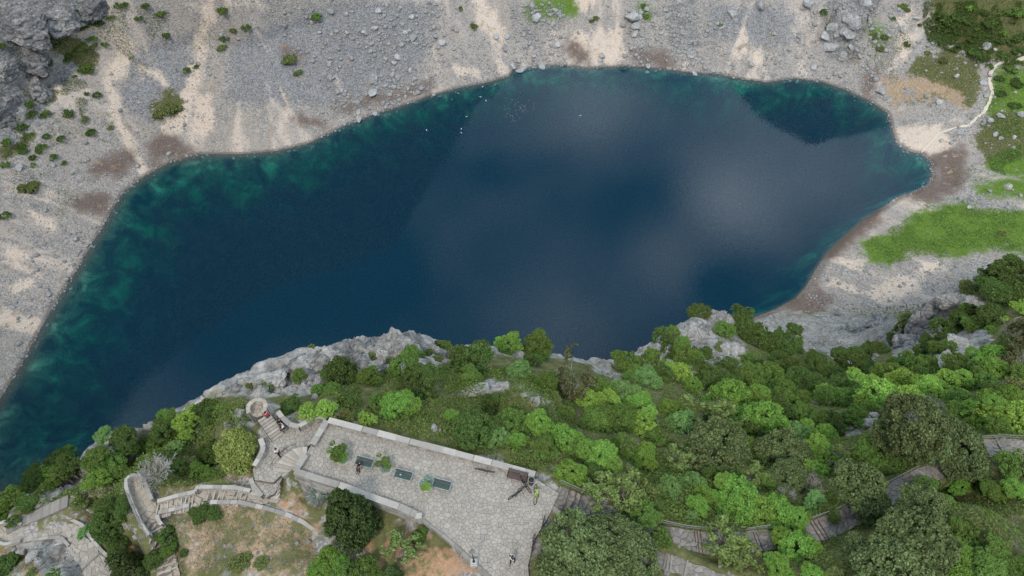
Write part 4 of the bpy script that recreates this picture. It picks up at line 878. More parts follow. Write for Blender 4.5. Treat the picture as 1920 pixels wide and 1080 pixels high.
# ------------------------------------------------------------------ trees and shrubs
def leaf_quads(cen, nrm, size, rng, aspect=.7, curl=.25):
    n = len(cen); up = rng.normal(size=(n, 3)); t = np.cross(nrm, up); t /= np.linalg.norm(t, axis=1, keepdims=True) + 1e-9; b = np.cross(nrm, t)
    s = size * rng.uniform(.65, 1.35, (n, 1)); a = t * s; c = b * s * aspect
    v = np.stack([cen - a, cen - c * .9 + nrm * s * curl * .3, cen + a - nrm * s * curl, cen + c * .9 + nrm * s * curl * .3], 1).reshape(-1, 3)
    return v, np.arange(n * 4).reshape(n, 4)
def crown_mesh(name, mat, seed, n=4200, leaf=.17, rx=1.0, rz=.85, lobes=34, lobe_r=.36, form='round', shell=.62, hole=.0, flat=.0):
    """unit crown: radius about 1 in plan, base at z = 0; leaves sit on many small lobes"""
    rng = np.random.default_rng(seed); L_ = []
    for i in range(lobes):
        a = rng.uniform(0, 2 * math.pi); 
        if form == 'round':
            zz = rng.uniform(-.35, 1) ** 1.0; rr = math.sqrt(max(0, 1 - zz * zz)) * shell * rng.uniform(.75, 1.1); c = (rr * math.cos(a) * rx, rr * math.sin(a), (.42 + zz * .5) * rz * 1.25); lr = lobe_r * rng.uniform(.65, 1.25)
        elif form == 'cone':
            h = rng.uniform(0, 1) ** 1.3; rr = (1 - h) ** .7 * .72 * rng.uniform(.6, 1.05); c = (rr * math.cos(a), rr * math.sin(a), h * rz * 2.2 + .1); lr = lobe_r * (1 - h * .55) * rng.uniform(.7, 1.2)
        else:  # spreading, ragged
            rr = math.sqrt(rng.uniform(0, 1)) * .8; c = (rr * math.cos(a) * rx, rr * math.sin(a), rz * (.35 + .55 * (1 - rr * rr) * rng.uniform(.4, 1.1))); lr = lobe_r * rng.uniform(.5, 1.2)
        L_.append((*c, lr))
    L_ = np.array(L_); w = L_[:, 3] ** 2; k = rng.choice(len(L_), n, p=w / w.sum())
    d = rng.normal(size=(n, 3)); d[:, 2] = np.abs(d[:, 2]) * 1.0 - .35; d /= np.linalg.norm(d, axis=1, keepdims=True)
    rad = L_[k, 3] * (1 - rng.random(n) ** 2 * .45); cen = L_[k, :3] + d * rad[:, None] * np.array([1, 1, .8])
    bump = 1 + .18 * vnoise(d[:, 0] * 4 + k * 3.1, d[:, 1] * 4 + d[:, 2] * 3, seed); cen = L_[k, :3] + (cen - L_[k, :3]) * bump[:, None]
    if hole > 0:
        hn = fbm(cen[:, 0] * 3 + seed, cen[:, 1] * 3 + cen[:, 2], 1.0, 2, seed); cen = cen[hn > hole - .5]; d = d[hn > hole - .5]
    nr = d + rng.normal(size=cen.shape) * .75 + np.array([0, 0, .45]); nr /= np.linalg.norm(nr, axis=1, keepdims=True)
    v, q = leaf_quads(cen, nr, leaf * .5, rng); return np_mesh(name, v, quads=q, mat=mat)
def branch_set(seed, n_main=6, gens=3, spread=.8, rise=.7, r0=.06, length_=.55, sub=3, droop=0.0):
    rng = random.Random(seed); out = []
    def grow(p, d, l, r, g):
        pts = [p]; q = p; dd = d
        for _ in range(3):
            dd = (dd + Vector((rng.uniform(-.25, .25), rng.uniform(-.25, .25), rng.uniform(-.15, .2) - droop))).normalized(); q = q + dd * l / 3; pts.append(q)
        out.append((pts, [r, r * .8, r * .6, r * .42], 5 if g == 0 else 3))
        if g < gens:
            for _ in range(sub):
                k = rng.choice((1, 2, 3)); nd = (dd + Vector((rng.uniform(-1, 1), rng.uniform(-1, 1), rng.uniform(-.4, .8))) * spread).normalized(); grow(pts[k], nd, l * rng.uniform(.55, .8), r * .5, g + 1)
    for i in range(n_main):
        a = 2 * math.pi * i / n_main + rng.uniform(-.4, .4); grow(Vector((0, 0, .02)), Vector((math.cos(a) * spread, math.sin(a) * spread, rise)).normalized(), length_, r0, 0)
    return out
def trunk_mesh(name, seed, mat, h=.5, r=.07, limbs=6, gens=1, spread=.7, sub=3):
    m = MB(); rng = random.Random(seed); pts = [(0, 0, -.35)]; x = y = 0
    for i in range(1, 5): x += rng.uniform(-.03, .03); y += rng.uniform(-.03, .03); pts.append((x, y, -.35 + (h + .35) * i / 4))
    m.tube(pts, [r * 1.35, r, r * .85, r * .75, r * .6], 7)
    for pt, rr, n in branch_set(seed, limbs, gens, spread, .8, r * .5, .5, sub): m.tube([(p.x + x, p.y + y, p.z + h * .75) for p in pt], rr, n, False)
    return m.mesh(name, mat)
def twig_mesh(name, seed, mat, n_main=9, gens=3, sub=3, r0=.03, spread=.95, rise=.55, droop=0):
    m = MB()
    for pt, rr, n in branch_set(seed, n_main, gens, spread, rise, r0, .5, sub, droop): m.tube([tuple(p) for p in pt], [max(q, .006) for q in rr], 3, False)
    return m.mesh(name, mat)
CROWNS = {}
def mk(kind, specs): CROWNS[kind] = [crown_mesh('crown_' + kind.lower(), LEAF[kind[0]], 100 + i * 7 + ord(kind[0]), **s) for i, s in enumerate(specs)]
mk('B', [dict(n=12500, leaf=.10, lobes=74, lobe_r=.205, shell=.84), dict(n=12000, leaf=.10, lobes=64, lobe_r=.22, rz=.8, shell=.86), dict(n=12500, leaf=.095, lobes=84, lobe_r=.19, shell=.86), dict(n=10500, leaf=.10, lobes=60, lobe_r=.21, form='spread', rz=1.1)])
mk('G', [dict(n=11500, leaf=.095, lobes=76, lobe_r=.20, shell=.86), dict(n=11000, leaf=.095, lobes=62, lobe_r=.21, form='spread', rz=1.1), dict(n=11500, leaf=.095, lobes=70, lobe_r=.20, rz=.8, shell=.9), dict(n=10000, leaf=.095, lobes=54, lobe_r=.22, form='spread', rz=1.3, hole=.2)])
mk('D', [dict(n=7600, leaf=.11, lobes=80, lobe_r=.195, shell=.86), dict(n=7200, leaf=.11, lobes=66, lobe_r=.20, form='spread', rz=1.0), dict(n=7000, leaf=.115, lobes=60, lobe_r=.21, form='spread', rz=1.2, hole=.15)])
mk('Y', [dict(n=6600, leaf=.13, lobes=56, lobe_r=.20, form='spread', rz=1.0, hole=.25), dict(n=7400, leaf=.125, lobes=72, lobe_r=.195, shell=.85)])
mk('O', [dict(n=15000, leaf=.085, lobes=150, lobe_r=.155, shell=.92), dict(n=15000, leaf=.085, lobes=135, lobe_r=.16, shell=.9, rz=1.0), dict(n=14000, leaf=.085, lobes=140, lobe_r=.15, form='spread', rz=1.25)])
mk('P', [dict(n=7000, leaf=.125, lobes=70, lobe_r=.20, shell=.85)])
mk('S', [dict(n=3800, leaf=.12, lobes=60, lobe_r=.22, form='spread', rz=.9, hole=.3), dict(n=3400, leaf=.12, lobes=70, lobe_r=.20, form='spread', rz=.9, hole=.35)])
mk('N', [dict(n=7000, leaf=.10, lobes=120, lobe_r=.17, form='cone', rz=.95, hole=.3)])
mk('C', [dict(n=7000, leaf=.09, lobes=90, lobe_r=.24, form='cone', rz=1.1)])
mk('U', [dict(n=3800, leaf=.13, lobes=34, lobe_r=.27, form='spread', rz=.6), dict(n=3600, leaf=.13, lobes=30, lobe_r=.28, form='spread', rz=.55)])
CROWNS['E'] = [crown_mesh('crown_evergreen', LEAF['C'], 401, n=20000, leaf=.07, lobes=170, lobe_r=.19, form='cone', rz=.85)]
CROWNS['R'] = [crown_mesh('crown_rounded', LEAF['Z'], 402, n=12000, leaf=.085, lobes=85, lobe_r=.23, shell=.74)]
TRUNKS = [trunk_mesh('trunk', 5 + i, M['bark'], limbs=5 + i) for i in range(3)]
BARE = [twig_mesh('bare_branches', 70 + i, M['twig'], n_main=13, gens=3, sub=4, r0=.014) for i in range(2)]
SPARSE = [twig_mesh('branches', 80 + i, M['twig'], n_main=7, gens=2, sub=3, r0=.028) for i in range(2)]
FARSHRUB = {k: [crown_mesh('far_crown_' + k.lower(), LEAF[k], 500 + ord(k) + i, n=1300, leaf=.21, lobes=26, lobe_r=.27, form='spread', rz=.55 if k == 'U' else .8, hole=.25) for i in range(2)] for k in 'DGBU'}
WORD = {'B': ('bright green broadleaf tree', 'broadleaf_tree', 'tree'), 'G': ('mid green leafy tree', 'leafy_tree', 'tree'), 'D': ('dark green dense tree', 'dense_tree', 'tree'), 'Y': ('yellow-green fresh-leaved tree', 'yellow_green_tree', 'tree'),
        'O': ('dull olive feathery evergreen', 'olive_evergreen', 'tree'), 'P': ('pale bluish-green rounded tree', 'pale_tree', 'tree'), 'S': ('thin sage-green tree with bare twigs', 'sparse_tree', 'tree'), 'N': ('brownish ragged conifer', 'conifer', 'tree'),
        'C': ('dark pointed cypress', 'cypress', 'tree'), 'U': ('low olive-brown shrub', 'shrub', 'shrub'), 'T': ('leafless grey dead bush', 'dead_bush', 'bush'), 'E': ('large very dark cone-shaped evergreen', 'evergreen_tree', 'tree'), 'R': ('rounded yellow-olive tree', 'rounded_tree', 'tree')}
_TREES = []
def tree(kind, px, py, w, region, label=None, tall=1.0):
    bx, by, bz, t = G(px, min(py + w * .22, 1200)); rad = w * t * .5 * (1.02 if 'middle' in region else 1.22 if 'wood' in region and 'bottom' not in region else 1.16 if 'right' in region else 1.0); _TREES.append((kind, px, py, w, region, label, tall, bx, by, bz, rad))
def plant_all():
    cnt = {}
    for e in _TREES: cnt.setdefault((e[0], e[4]), []).append(e)
    size = {}
    ORD = ['first', 'second', 'third', 'fourth', 'fifth', 'sixth', 'seventh', 'eighth', 'ninth', 'tenth', 'eleventh', 'twelfth', 'thirteenth', 'fourteenth', 'fifteenth', 'sixteenth', 'seventeenth', 'eighteenth', 'nineteenth', 'twentieth']
    for key, es in cnt.items():
        es.sort(key=lambda e: e[1])
        for i, e in enumerate(es):
            kind, px, py, w, region, label, tall, bx, by, bz, rad = e; word, name, cat = WORD[kind]
            if not label:
                if len(es) == 1: label = '%s %s' % (word, region)
                else: label = '%s %s, %s' % (word, region, 'leftmost' if i == 0 else 'rightmost' if i == len(es) - 1 else ORD[i] + ' from left')
            root = thing(name, label, cat, (bx, by, bz - .1), random.uniform(0, 6.28), 'trees and shrubs on the rim')
            s = rad * random.uniform(.94, 1.06); hs = s * tall * random.uniform(.9, 1.1)
            if kind == 'T':
                o = link('branches', random.choice(BARE), root); o.scale = (s * .95, s * .95, hs * .8)
                continue
            o = link('crown', random.choice(CROWNS[kind]), root); lift = .0 if kind in 'UECNR' else s * .25
            if w < 30: lift = 0
            ax_ = random.uniform(.82, 1.2) if kind not in 'EC' else 1; o.scale = (s * ax_, s / ax_, hs); o.location = (0, 0, lift)
            if kind in 'SN':
                o = link('branches', random.choice(SPARSE), root); o.scale = (s * 1.1, s * 1.1, hs * 1.1); o.location = (0, 0, lift * .6)
            if kind in 'BGDYP' and w > 34:
                o.scale = (s * ax_ * .82, s / ax_ * .82, hs * .9); a0 = random.uniform(0, 6.28)
                for j in range(random.choice((2, 3, 4))):
                    a0 += random.uniform(1.2, 2.4); f_ = random.uniform(.36, .56); d_ = random.uniform(.5, .78) * s
                    b_ = link('bough', random.choice(CROWNS[kind]), root); b_.scale = (s * f_, s * f_, hs * f_ * random.uniform(.8, 1.2)); b_.location = (d_ * math.cos(a0), d_ * math.sin(a0), lift + hs * random.uniform(-.1, .45)); b_.rotation_euler = (random.uniform(-.3, .3), random.uniform(-.3, .3), random.uniform(0, 6))
            if kind != 'U': o = link('trunk', random.choice(TRUNKS), root); o.scale = (s * .7, s * .7, hs * .66); o.location = (0, 0, lift * .5)
def T(region, items):
    for it in items: tree(it[0], it[1], it[2], it[3], region, it[4] if len(it) > 4 else None, it[5] if len(it) > 5 else 1.0)
T('between lake edge and long parapet', [('D', 642, 698, 80), ('G', 695, 702, 52), ('G', 770, 664, 48), ('G', 762, 687, 66), ('D', 785, 713, 84), ('B', 744, 754, 72, 'single bright green broadleaf tree just beyond the middle of long parapet'), ('G', 706, 750, 42), ('D', 660, 745, 54), ('G', 625, 728, 34), ('G', 598, 728, 28), ('G', 563, 704, 32),
  ('Y', 612, 763, 44), ('Y', 578, 772, 50), ('D', 549, 760, 46), ('Y', 689, 786, 42, 'small rounded yellow-green bush touching the parapet outer side'), ('U', 650, 777, 42), ('G', 805, 661, 28), ('G', 665, 658, 26), ('U', 700, 668, 26), ('U', 730, 674, 22), ('G', 655, 692, 24), ('U', 540, 702, 24), ('G', 500, 724, 26), ('U', 600, 702, 22), ('U', 470, 717, 26), ('U', 820, 670, 24), ('U', 757, 640, 14), ('U', 690, 638, 12), ('U', 607, 655, 18), ('U', 585, 648, 14)])
T('on the middle of the slope above the lake', [('D', 890, 672, 82), ('G', 878, 637, 42), ('G', 834, 645, 26), ('G', 884, 707, 50), ('B', 954, 643, 52), ('G', 1006, 646, 60), ('P', 974, 693, 56), ('D', 1000, 675, 38), ('G', 1024, 719, 52), ('N', 1070, 712, 104, 'tall brownish ragged conifer standing alone against the water', 1.7),
  ('D', 890, 797, 88), ('B', 846, 777, 32), ('D', 919, 754, 42), ('G', 957, 789, 72), ('B', 1012, 792, 66), ('P', 931, 818, 48), ('G', 1021, 835, 58), ('B', 1059, 818, 62), ('B', 971, 821, 42), ('B', 1067, 882, 66, 'bright green broadleaf tree beside the far end of the terrace parapet'), ('G', 1059, 772, 32), ('U', 1040, 745, 34), ('U', 860, 745, 22), ('U', 820, 640, 16)])
T('in the central wood', [('G', 1137, 650, 46), ('G', 1156, 647, 42), ('G', 1115, 657, 30), ('G', 1175, 682, 52), ('G', 1219, 685, 60), ('D', 1237, 635, 34), ('D', 1256, 654, 52), ('G', 1259, 622, 28), ('D', 1309, 585, 30), ('D', 1319, 663, 30), ('U', 1350, 648, 24), ('G', 1353, 619, 36), ('D', 1387, 600, 44), ('D', 1406, 626, 60), ('D', 1437, 645, 56),
  ('D', 1469, 635, 58), ('G', 1403, 676, 36), ('D', 1456, 676, 36), ('G', 1281, 663, 48), ('P', 1212, 710, 46), ('Y', 1272, 700, 50), ('B', 1297, 725, 30), ('D', 1325, 710, 60), ('D', 1359, 700, 50), ('G', 1394, 710, 60), ('G', 1437, 707, 60), ('D', 1481, 691, 52), ('D', 1487, 716, 60), ('G', 1128, 735, 52), ('P', 1162, 735, 56), ('Y', 1100, 747, 44), ('D', 1240, 700, 40), ('G', 1190, 700, 36), ('D', 1420, 690, 40), ('D', 1350, 725, 44)])
T('in the lower central wood', [('B', 1194, 760, 56), ('G', 1116, 785, 56), ('G', 1156, 785, 58), ('Y', 1206, 791, 62), ('Y', 1144, 754, 46), ('B', 1259, 766, 46), ('P', 1272, 791, 46), ('S', 1319, 779, 100), ('B', 1359, 747, 84), ('B', 1403, 760, 72), ('B', 1419, 791, 94), ('D', 1444, 760, 56), ('G', 1469, 747, 60), ('G', 1497, 772, 40), ('P', 1481, 810, 56), ('B', 1506, 813, 46), ('G', 1544, 747, 46), ('Y', 1541, 735, 34),
  ('G', 1544, 785, 46), ('B', 1544, 813, 46), ('D', 1528, 676, 42), ('D', 1531, 694, 50), ('D', 1512, 722, 56), ('O', 1331, 841, 92), ('O', 1453, 844, 78), ('O', 1487, 854, 60), ('S', 1269, 857, 58), ('Y', 1525, 841, 54), ('B', 1203, 857, 52), ('B', 1125, 850, 66), ('G', 1169, 835, 48), ('G', 1387, 835, 50), ('G', 1369, 822, 34), ('B', 1294, 829, 20), ('G', 1230, 820, 36), ('G', 1090, 840, 40), ('D', 1110, 880, 36), ('G', 1340, 800, 50), ('D', 1390, 810, 50), ('U', 1250, 825, 40)])
T('between clearing and right-hand path', [('S', 1125, 916, 70), ('S', 1165, 910, 86), ('S', 1198, 916, 60), ('P', 1252, 913, 50), ('P', 1297, 902, 46), ('B', 1319, 922, 42), ('B', 1308, 944, 42), ('P', 1294, 964, 26), ('B', 1378, 927, 88), ('B', 1409, 953, 80), ('B', 1449, 958, 70), ('B', 1494, 967, 44), ('G', 1198, 956, 58), ('G', 1238, 1012, 40), ('S', 1353, 1006, 84), ('S', 1395, 1040, 68),
  ('B', 1488, 1023, 74), ('B', 1454, 1057, 50), ('B', 1468, 1006, 42), ('S', 1409, 888, 52), ('O', 1466, 892, 70), ('Y', 1530, 877, 42), ('T', 1513, 902, 64), ('T', 1471, 922, 46), ('P', 1527, 944, 46), ('O', 1592, 913, 96), ('D', 1340, 890, 44), ('G', 1430, 900, 40), ('D', 1550, 960, 34), ('G', 1370, 880, 40), ('D', 1220, 940, 34)])
T('along the upper right path', [('Y', 1533, 858, 48), ('D', 1560, 790, 46), ('B', 1551, 816, 36), ('O', 1658, 819, 62), ('O', 1693, 798, 98), ('O', 1717, 832, 88), ('O', 1776, 836, 88), ('O', 1806, 825, 44), ('S', 1581, 855, 56), ('G', 1622, 840, 56), ('G', 1643, 862, 44), ('T', 1723, 775, 74), ('T', 1560, 850, 50), ('Y', 1821, 775, 58), ('B', 1850, 780, 76), ('Y', 1893, 783, 78), ('G', 1859, 803, 50), ('B', 1791, 902, 50), ('G', 1726, 908, 42), ('G', 1755, 929, 46), ('G', 1767, 943, 34),
  ('O', 1708, 945, 84), ('O', 1628, 956, 50), ('G', 1676, 870, 40), ('D', 1835, 895, 46), ('G', 1859, 917, 50), ('B', 1895, 914, 42), ('G', 1874, 872, 58), ('S', 1907, 862, 50), ('D', 1660, 870, 36), ('G', 1600, 870, 34)])
T('in the bottom right corner wood', [('O', 1681, 1012, 150), ('O', 1652, 1055, 116), ('O', 1598, 1035, 70), ('B', 1761, 1030, 80), ('G', 1791, 997, 58), ('B', 1776, 1060, 80), ('G', 1835, 1050, 76), ('G', 1874, 1056, 60), ('D', 1815, 1030, 44), ('G', 1915, 1065, 60), ('B', 1520, 1075, 46), ('U', 1570, 1075, 40)])
T('on the right edge below the green meadow', [('D', 1874, 520, 84), ('D', 1841, 532, 48), ('D', 1901, 545, 70), ('D', 1856, 553, 60), ('U', 1815, 540, 40), ('G', 1886, 566, 44), ('D', 1803, 592, 58), ('D', 1761, 622, 58), ('D', 1850, 592, 58), ('G', 1820, 610, 38), ('N', 1895, 625, 84), ('N', 1907, 668, 84), ('Y', 1871, 597, 28), ('Y', 1913, 580, 38), ('Y', 1856, 618, 24), ('B', 1844, 673, 60), ('B', 1862, 695, 60), ('G', 1785, 684, 58), ('D', 1815, 704, 60), ('G', 1836, 716, 48),
  ('G', 1750, 660, 44), ('G', 1779, 648, 28), ('D', 1720, 660, 40), ('D', 1687, 624, 34), ('U', 1702, 598, 40), ('D', 1628, 657, 38), ('D', 1649, 657, 28), ('D', 1673, 640, 32), ('D', 1735, 640, 36), ('D', 1880, 640, 40), ('G', 1905, 700, 50), ('D', 1780, 720, 50)])
T('above the right path in the yellow-green wood', [('D', 1590, 677, 60), ('G', 1684, 684, 60), ('G', 1720, 692, 58), ('G', 1658, 707, 68), ('Y', 1599, 716, 46), ('Y', 1673, 716, 54), ('Y', 1640, 746, 76), ('Y', 1693, 749, 60), ('Y', 1726, 728, 60), ('Y', 1767, 719, 58), ('Y', 1761, 743, 46), ('G', 1590, 747, 50), ('D', 1569, 728, 52), ('G', 1596, 778, 50), ('T', 1740, 758, 60), ('O', 1670, 772, 56), ('G', 1797, 755, 60), ('B', 1840, 750, 50), ('U', 1907, 730, 60), ('T', 1885, 722, 46), ('D', 1560, 700, 40), ('D', 1630, 700, 44), ('G', 1620, 770, 40), ('G', 1790, 780, 40), ('D', 1860, 735, 50), ('B', 1905, 755, 56)])
T('on the rocky ledge at lower left', [('D', 19, 937, 60), ('G', 13, 957, 50), ('G', 31, 929, 52), ('D', 63, 904, 52), ('D', 57, 941, 40), ('G', 72, 882, 38), ('Y', 101, 882, 48), ('D', 120, 858, 60), ('G', 135, 843, 38), ('U', 148, 875, 28), ('G', 189, 855, 54), ('P', 201, 812, 38), ('D', 239, 818, 60), ('B', 195, 893, 66), ('G', 220, 868, 60), ('G', 233, 838, 48), ('G', 290, 830, 48), ('D', 315, 802, 54), ('Y', 362, 783, 70), ('G', 318, 777, 40), ('D', 390, 761, 50), ('D', 400, 777, 44), ('U', 440, 764, 48), ('P', 330, 836, 34), ('G', 118, 884, 48), ('D', 138, 868, 44), ('U', 151, 935, 38), ('U', 178, 935, 34), ('G', 90, 915, 40), ('D', 30, 975, 30)])
T('between oval platform and round lookout', [('T', 293, 871, 90, 'leafless pale grey dead bush above the oval platform'), ('U', 352, 868, 60), ('D', 384, 855, 52), ('D', 408, 842, 52), ('R', 450, 833, 84, 'rounded yellow-olive tree pressed against the curved landing parapet'), ('G', 400, 890, 32), ('G', 381, 884, 44), ('D', 335, 872, 34), ('U', 425, 870, 30), ('T', 415, 878, 34), ('G', 455, 880, 22), ('D', 280, 905, 20)])
T('below the oval platform', [('D', 222, 955, 74), ('D', 214, 985, 66), ('D', 236, 945, 40), ('P', 161, 994, 28), ('D', 228, 1012, 48), ('C', 250, 1052, 84, 'dark dense cypress under the oval platform beside the cut path'), ('C', 280, 1072, 40), ('D', 318, 1002, 42), ('G', 318, 1026, 38), ('D', 293, 1044, 34), ('D', 380, 959, 42), ('D', 405, 959, 34), ('U', 450, 1047, 42), ('D', 346, 1033, 18), ('U', 490, 1050, 30), ('D', 22, 1052, 50), ('G', 107, 1076, 32), ('D', 5, 1070, 40), ('U', 60, 1070, 26)])
T('below the retaining wall', [('E', 667, 962, 126, 'large very dark cone-shaped evergreen hiding the middle of retaining wall', 1.5), ('S', 760, 1015, 80), ('B', 622, 1045, 76), ('G', 690, 1066, 74), ('G', 650, 1062, 60), ('C', 738, 1072, 50), ('G', 612, 1075, 60), ('G', 785, 1000, 36)])
T('over the end of the terrace', [('O', 1075, 1015, 124), ('O', 1140, 1000, 110), ('O', 1180, 1045, 110), ('O', 1060, 1065, 120), ('O', 1120, 1058, 120), ('G', 1235, 1000, 46)])
plant_all()
# shrubs scattered on the far slopes
FS = [('D',157,43,30),('G',167,67,25),('D',187,37,28),('G',210,30,16),('D',152,80,28),('D',178,83,16),('G',197,80,16),('D',110,77,25),('D',127,100,35),('G',160,117,30),('G',167,130,20),('D',80,112,35),('D',68,75,22),('D',48,53,16),('D',117,43,22),('G',98,48,18),('D',260,27,28),('G',303,17,28),('D',310,60,24),('G',417,10,32),
 ('D',423,67,22),('D',462,47,20),('U',417,85,20),('U',437,53,16),('D',350,130,16),('D',367,123,14),('U',320,188,44),('U',300,205,36),('U',560,130,22),('U',545,97,34),('G',593,23,32),('D',172,245,20),('D',183,175,18),('D',163,173,12),('G',140,142,10),('D',53,210,30),('D',53,190,25),('G',83,210,25),('D',130,203,28),('D',115,257,16),
 ('G',75,270,24),('D',88,253,16),('D',40,270,25),('G',13,260,28),('D',100,292,18),('D',120,303,14),('B',62,307,14),('G',10,305,20),('U',60,338,40),('U',40,345,30),('D',40,230,30),('D',62,293,14),('U',157,220,20),('U',207,235,14),('D',183,5,20),('D',230,4,30),('D',3,80,26),('D',10,400,20),('D',90,160,14),('D',95,178,12),
 ('D',1780,25,50),('D',1760,20,40),('D',1800,22,45),('D',1768,38,40),('B',1818,12,20),('D',1815,34,24),('D',1860,33,35),('G',1872,20,20),('D',1847,17,25),('G',1908,13,40),('G',1893,20,25),('G',1898,38,14),('B',1758,72,16),('D',1782,72,22),('D',1808,80,30),('D',1833,93,30),('D',1850,100,25),('D',1877,100,35),('D',1908,87,35),('B',1880,55,25),
 ('D',1873,70,25),('D',1908,60,30),('D',1792,57,18),('U',1638,60,30),('U',1658,65,18),('D',1673,32,14),('G',1690,5,22),('D',1725,45,10),('D',1700,80,16),('D',1750,50,16),('D',1767,44,20),('D',1745,35,20),('G',1895,122,30),('D',1905,150,30),('D',1880,170,22),('D',1900,190,28),('U',1880,433,18),('G',885,45,12),('U',888,47,16),('G',864,14,12),
 ('U',1118,30,14),('U',1110,36,12),('G',1205,8,14),('G',1212,28,12),('U',1650,85,22),('U',1700,15,14),('D',1870,140,22),('D',1855,122,16),('G',1830,50,16),('D',1910,110,24),('D',1545,20,18),('U',1555,45,16),('D',1835,60,24),('D',1850,60,22),('D',1895,75,24),('D',1822,70,20),('D',1790,90,18),('U',1770,110,18),('U',1740,95,14),('G',1350,45,10), ('D', 270, 5, 22), ('D', 140, 20, 18), ('D', 125, 60, 18), ('G', 60, 250, 14)]
WF = {'D': 'dark green', 'G': 'green', 'B': 'vivid bright green', 'U': 'flat olive'}
def regf(px, py):
    if px < 220: return 'on the crags at upper left' if py < 130 else 'on the bank left of the pale sand streak'
    if px < 640: return 'on the grey scree fan across the lake'
    if px < 1400: return 'among boulders above the far shore'
    return 'on the upper right hillside' if py < 115 else 'beside the winding pale footpath'
reg = {}
for e in FS: reg.setdefault((e[0], regf(e[1], e[2])), []).append(e)
NUM = ['first', 'second', 'third', 'fourth', 'fifth', 'sixth', 'seventh', 'eighth', 'ninth', 'tenth', 'eleventh', 'twelfth', 'thirteenth', 'fourteenth', 'fifteenth', 'sixteenth', 'seventeenth', 'eighteenth', 'nineteenth', 'twentieth'] + ['%dth' % i for i in range(21, 60)]
for (k, rg), es in reg.items():
    es.sort(key=lambda e: e[1])
    for i, (kk, px, py, w) in enumerate(es):
        x, y, z, t = G(px, py + w * .3); s = w * t * .5 * 1.1
        lab = '%s shrub %s' % (WF[k], rg) + ('' if len(es) == 1 else ', ' + ('leftmost' if i == 0 else 'rightmost' if i == len(es) - 1 else NUM[i] + ' from left'))
        root = thing('hillside_shrub', lab, 'shrub', (x, y, z - s * .15), random.uniform(0, 6.28), 'shrubs on the slopes across the lake')
        for j in range(1 if w < 22 else 3):
            o = link('foliage', random.choice(FARSHRUB[k]), root); f_ = 1 if w < 22 else .66; o.scale = (s * f_ * random.uniform(.8, 1.1), s * f_ * random.uniform(.8, 1.1), s * f_ * random.uniform(.8, 1.1)); o.rotation_euler = (0, 0, random.uniform(0, 6))
            if j: o.location = (random.uniform(-.5, .5) * s, random.uniform(-.5, .5) * s, random.uniform(-.1, .1) * s)

# ------------------------------------------------------------------ rocks
def rock_mesh(name, mat, seed, sub=3, rough=.28):
    bm = bmesh.new(); bmesh.ops.create_icosphere(bm, subdivisions=sub, radius=1); rng = random.Random(seed)
    planes = [(Vector((rng.gauss(0, 1), rng.gauss(0, 1), rng.gauss(0, 1))).normalized(), rng.uniform(.5, .92)) for _ in range(12)]
    sx, sy, sz = rng.uniform(.8, 1.2), rng.uniform(.7, 1.0), rng.uniform(.6, .85)
    for v in bm.verts:
        p = v.co.copy()
        for n, d in planes:
            e = p.dot(n) - d
            if e > 0: p -= n * e * .92
        nn = Vector((rng.uniform(-1, 1), rng.uniform(-1, 1), rng.uniform(-1, 1))) * rough * .12; p += nn; v.co = Vector((p.x * sx, p.y * sy, p.z * sz))
    me = bpy.data.meshes.new(name); bm.to_mesh(me); bm.free(); me.materials.append(mat); return me
BOULD = [rock_mesh('boulder', M['boulder'], 30 + i) for i in range(6)]
LIMER = [rock_mesh('limestone_rock', M['lime'], 50 + i, 4, .45) for i in range(4)]
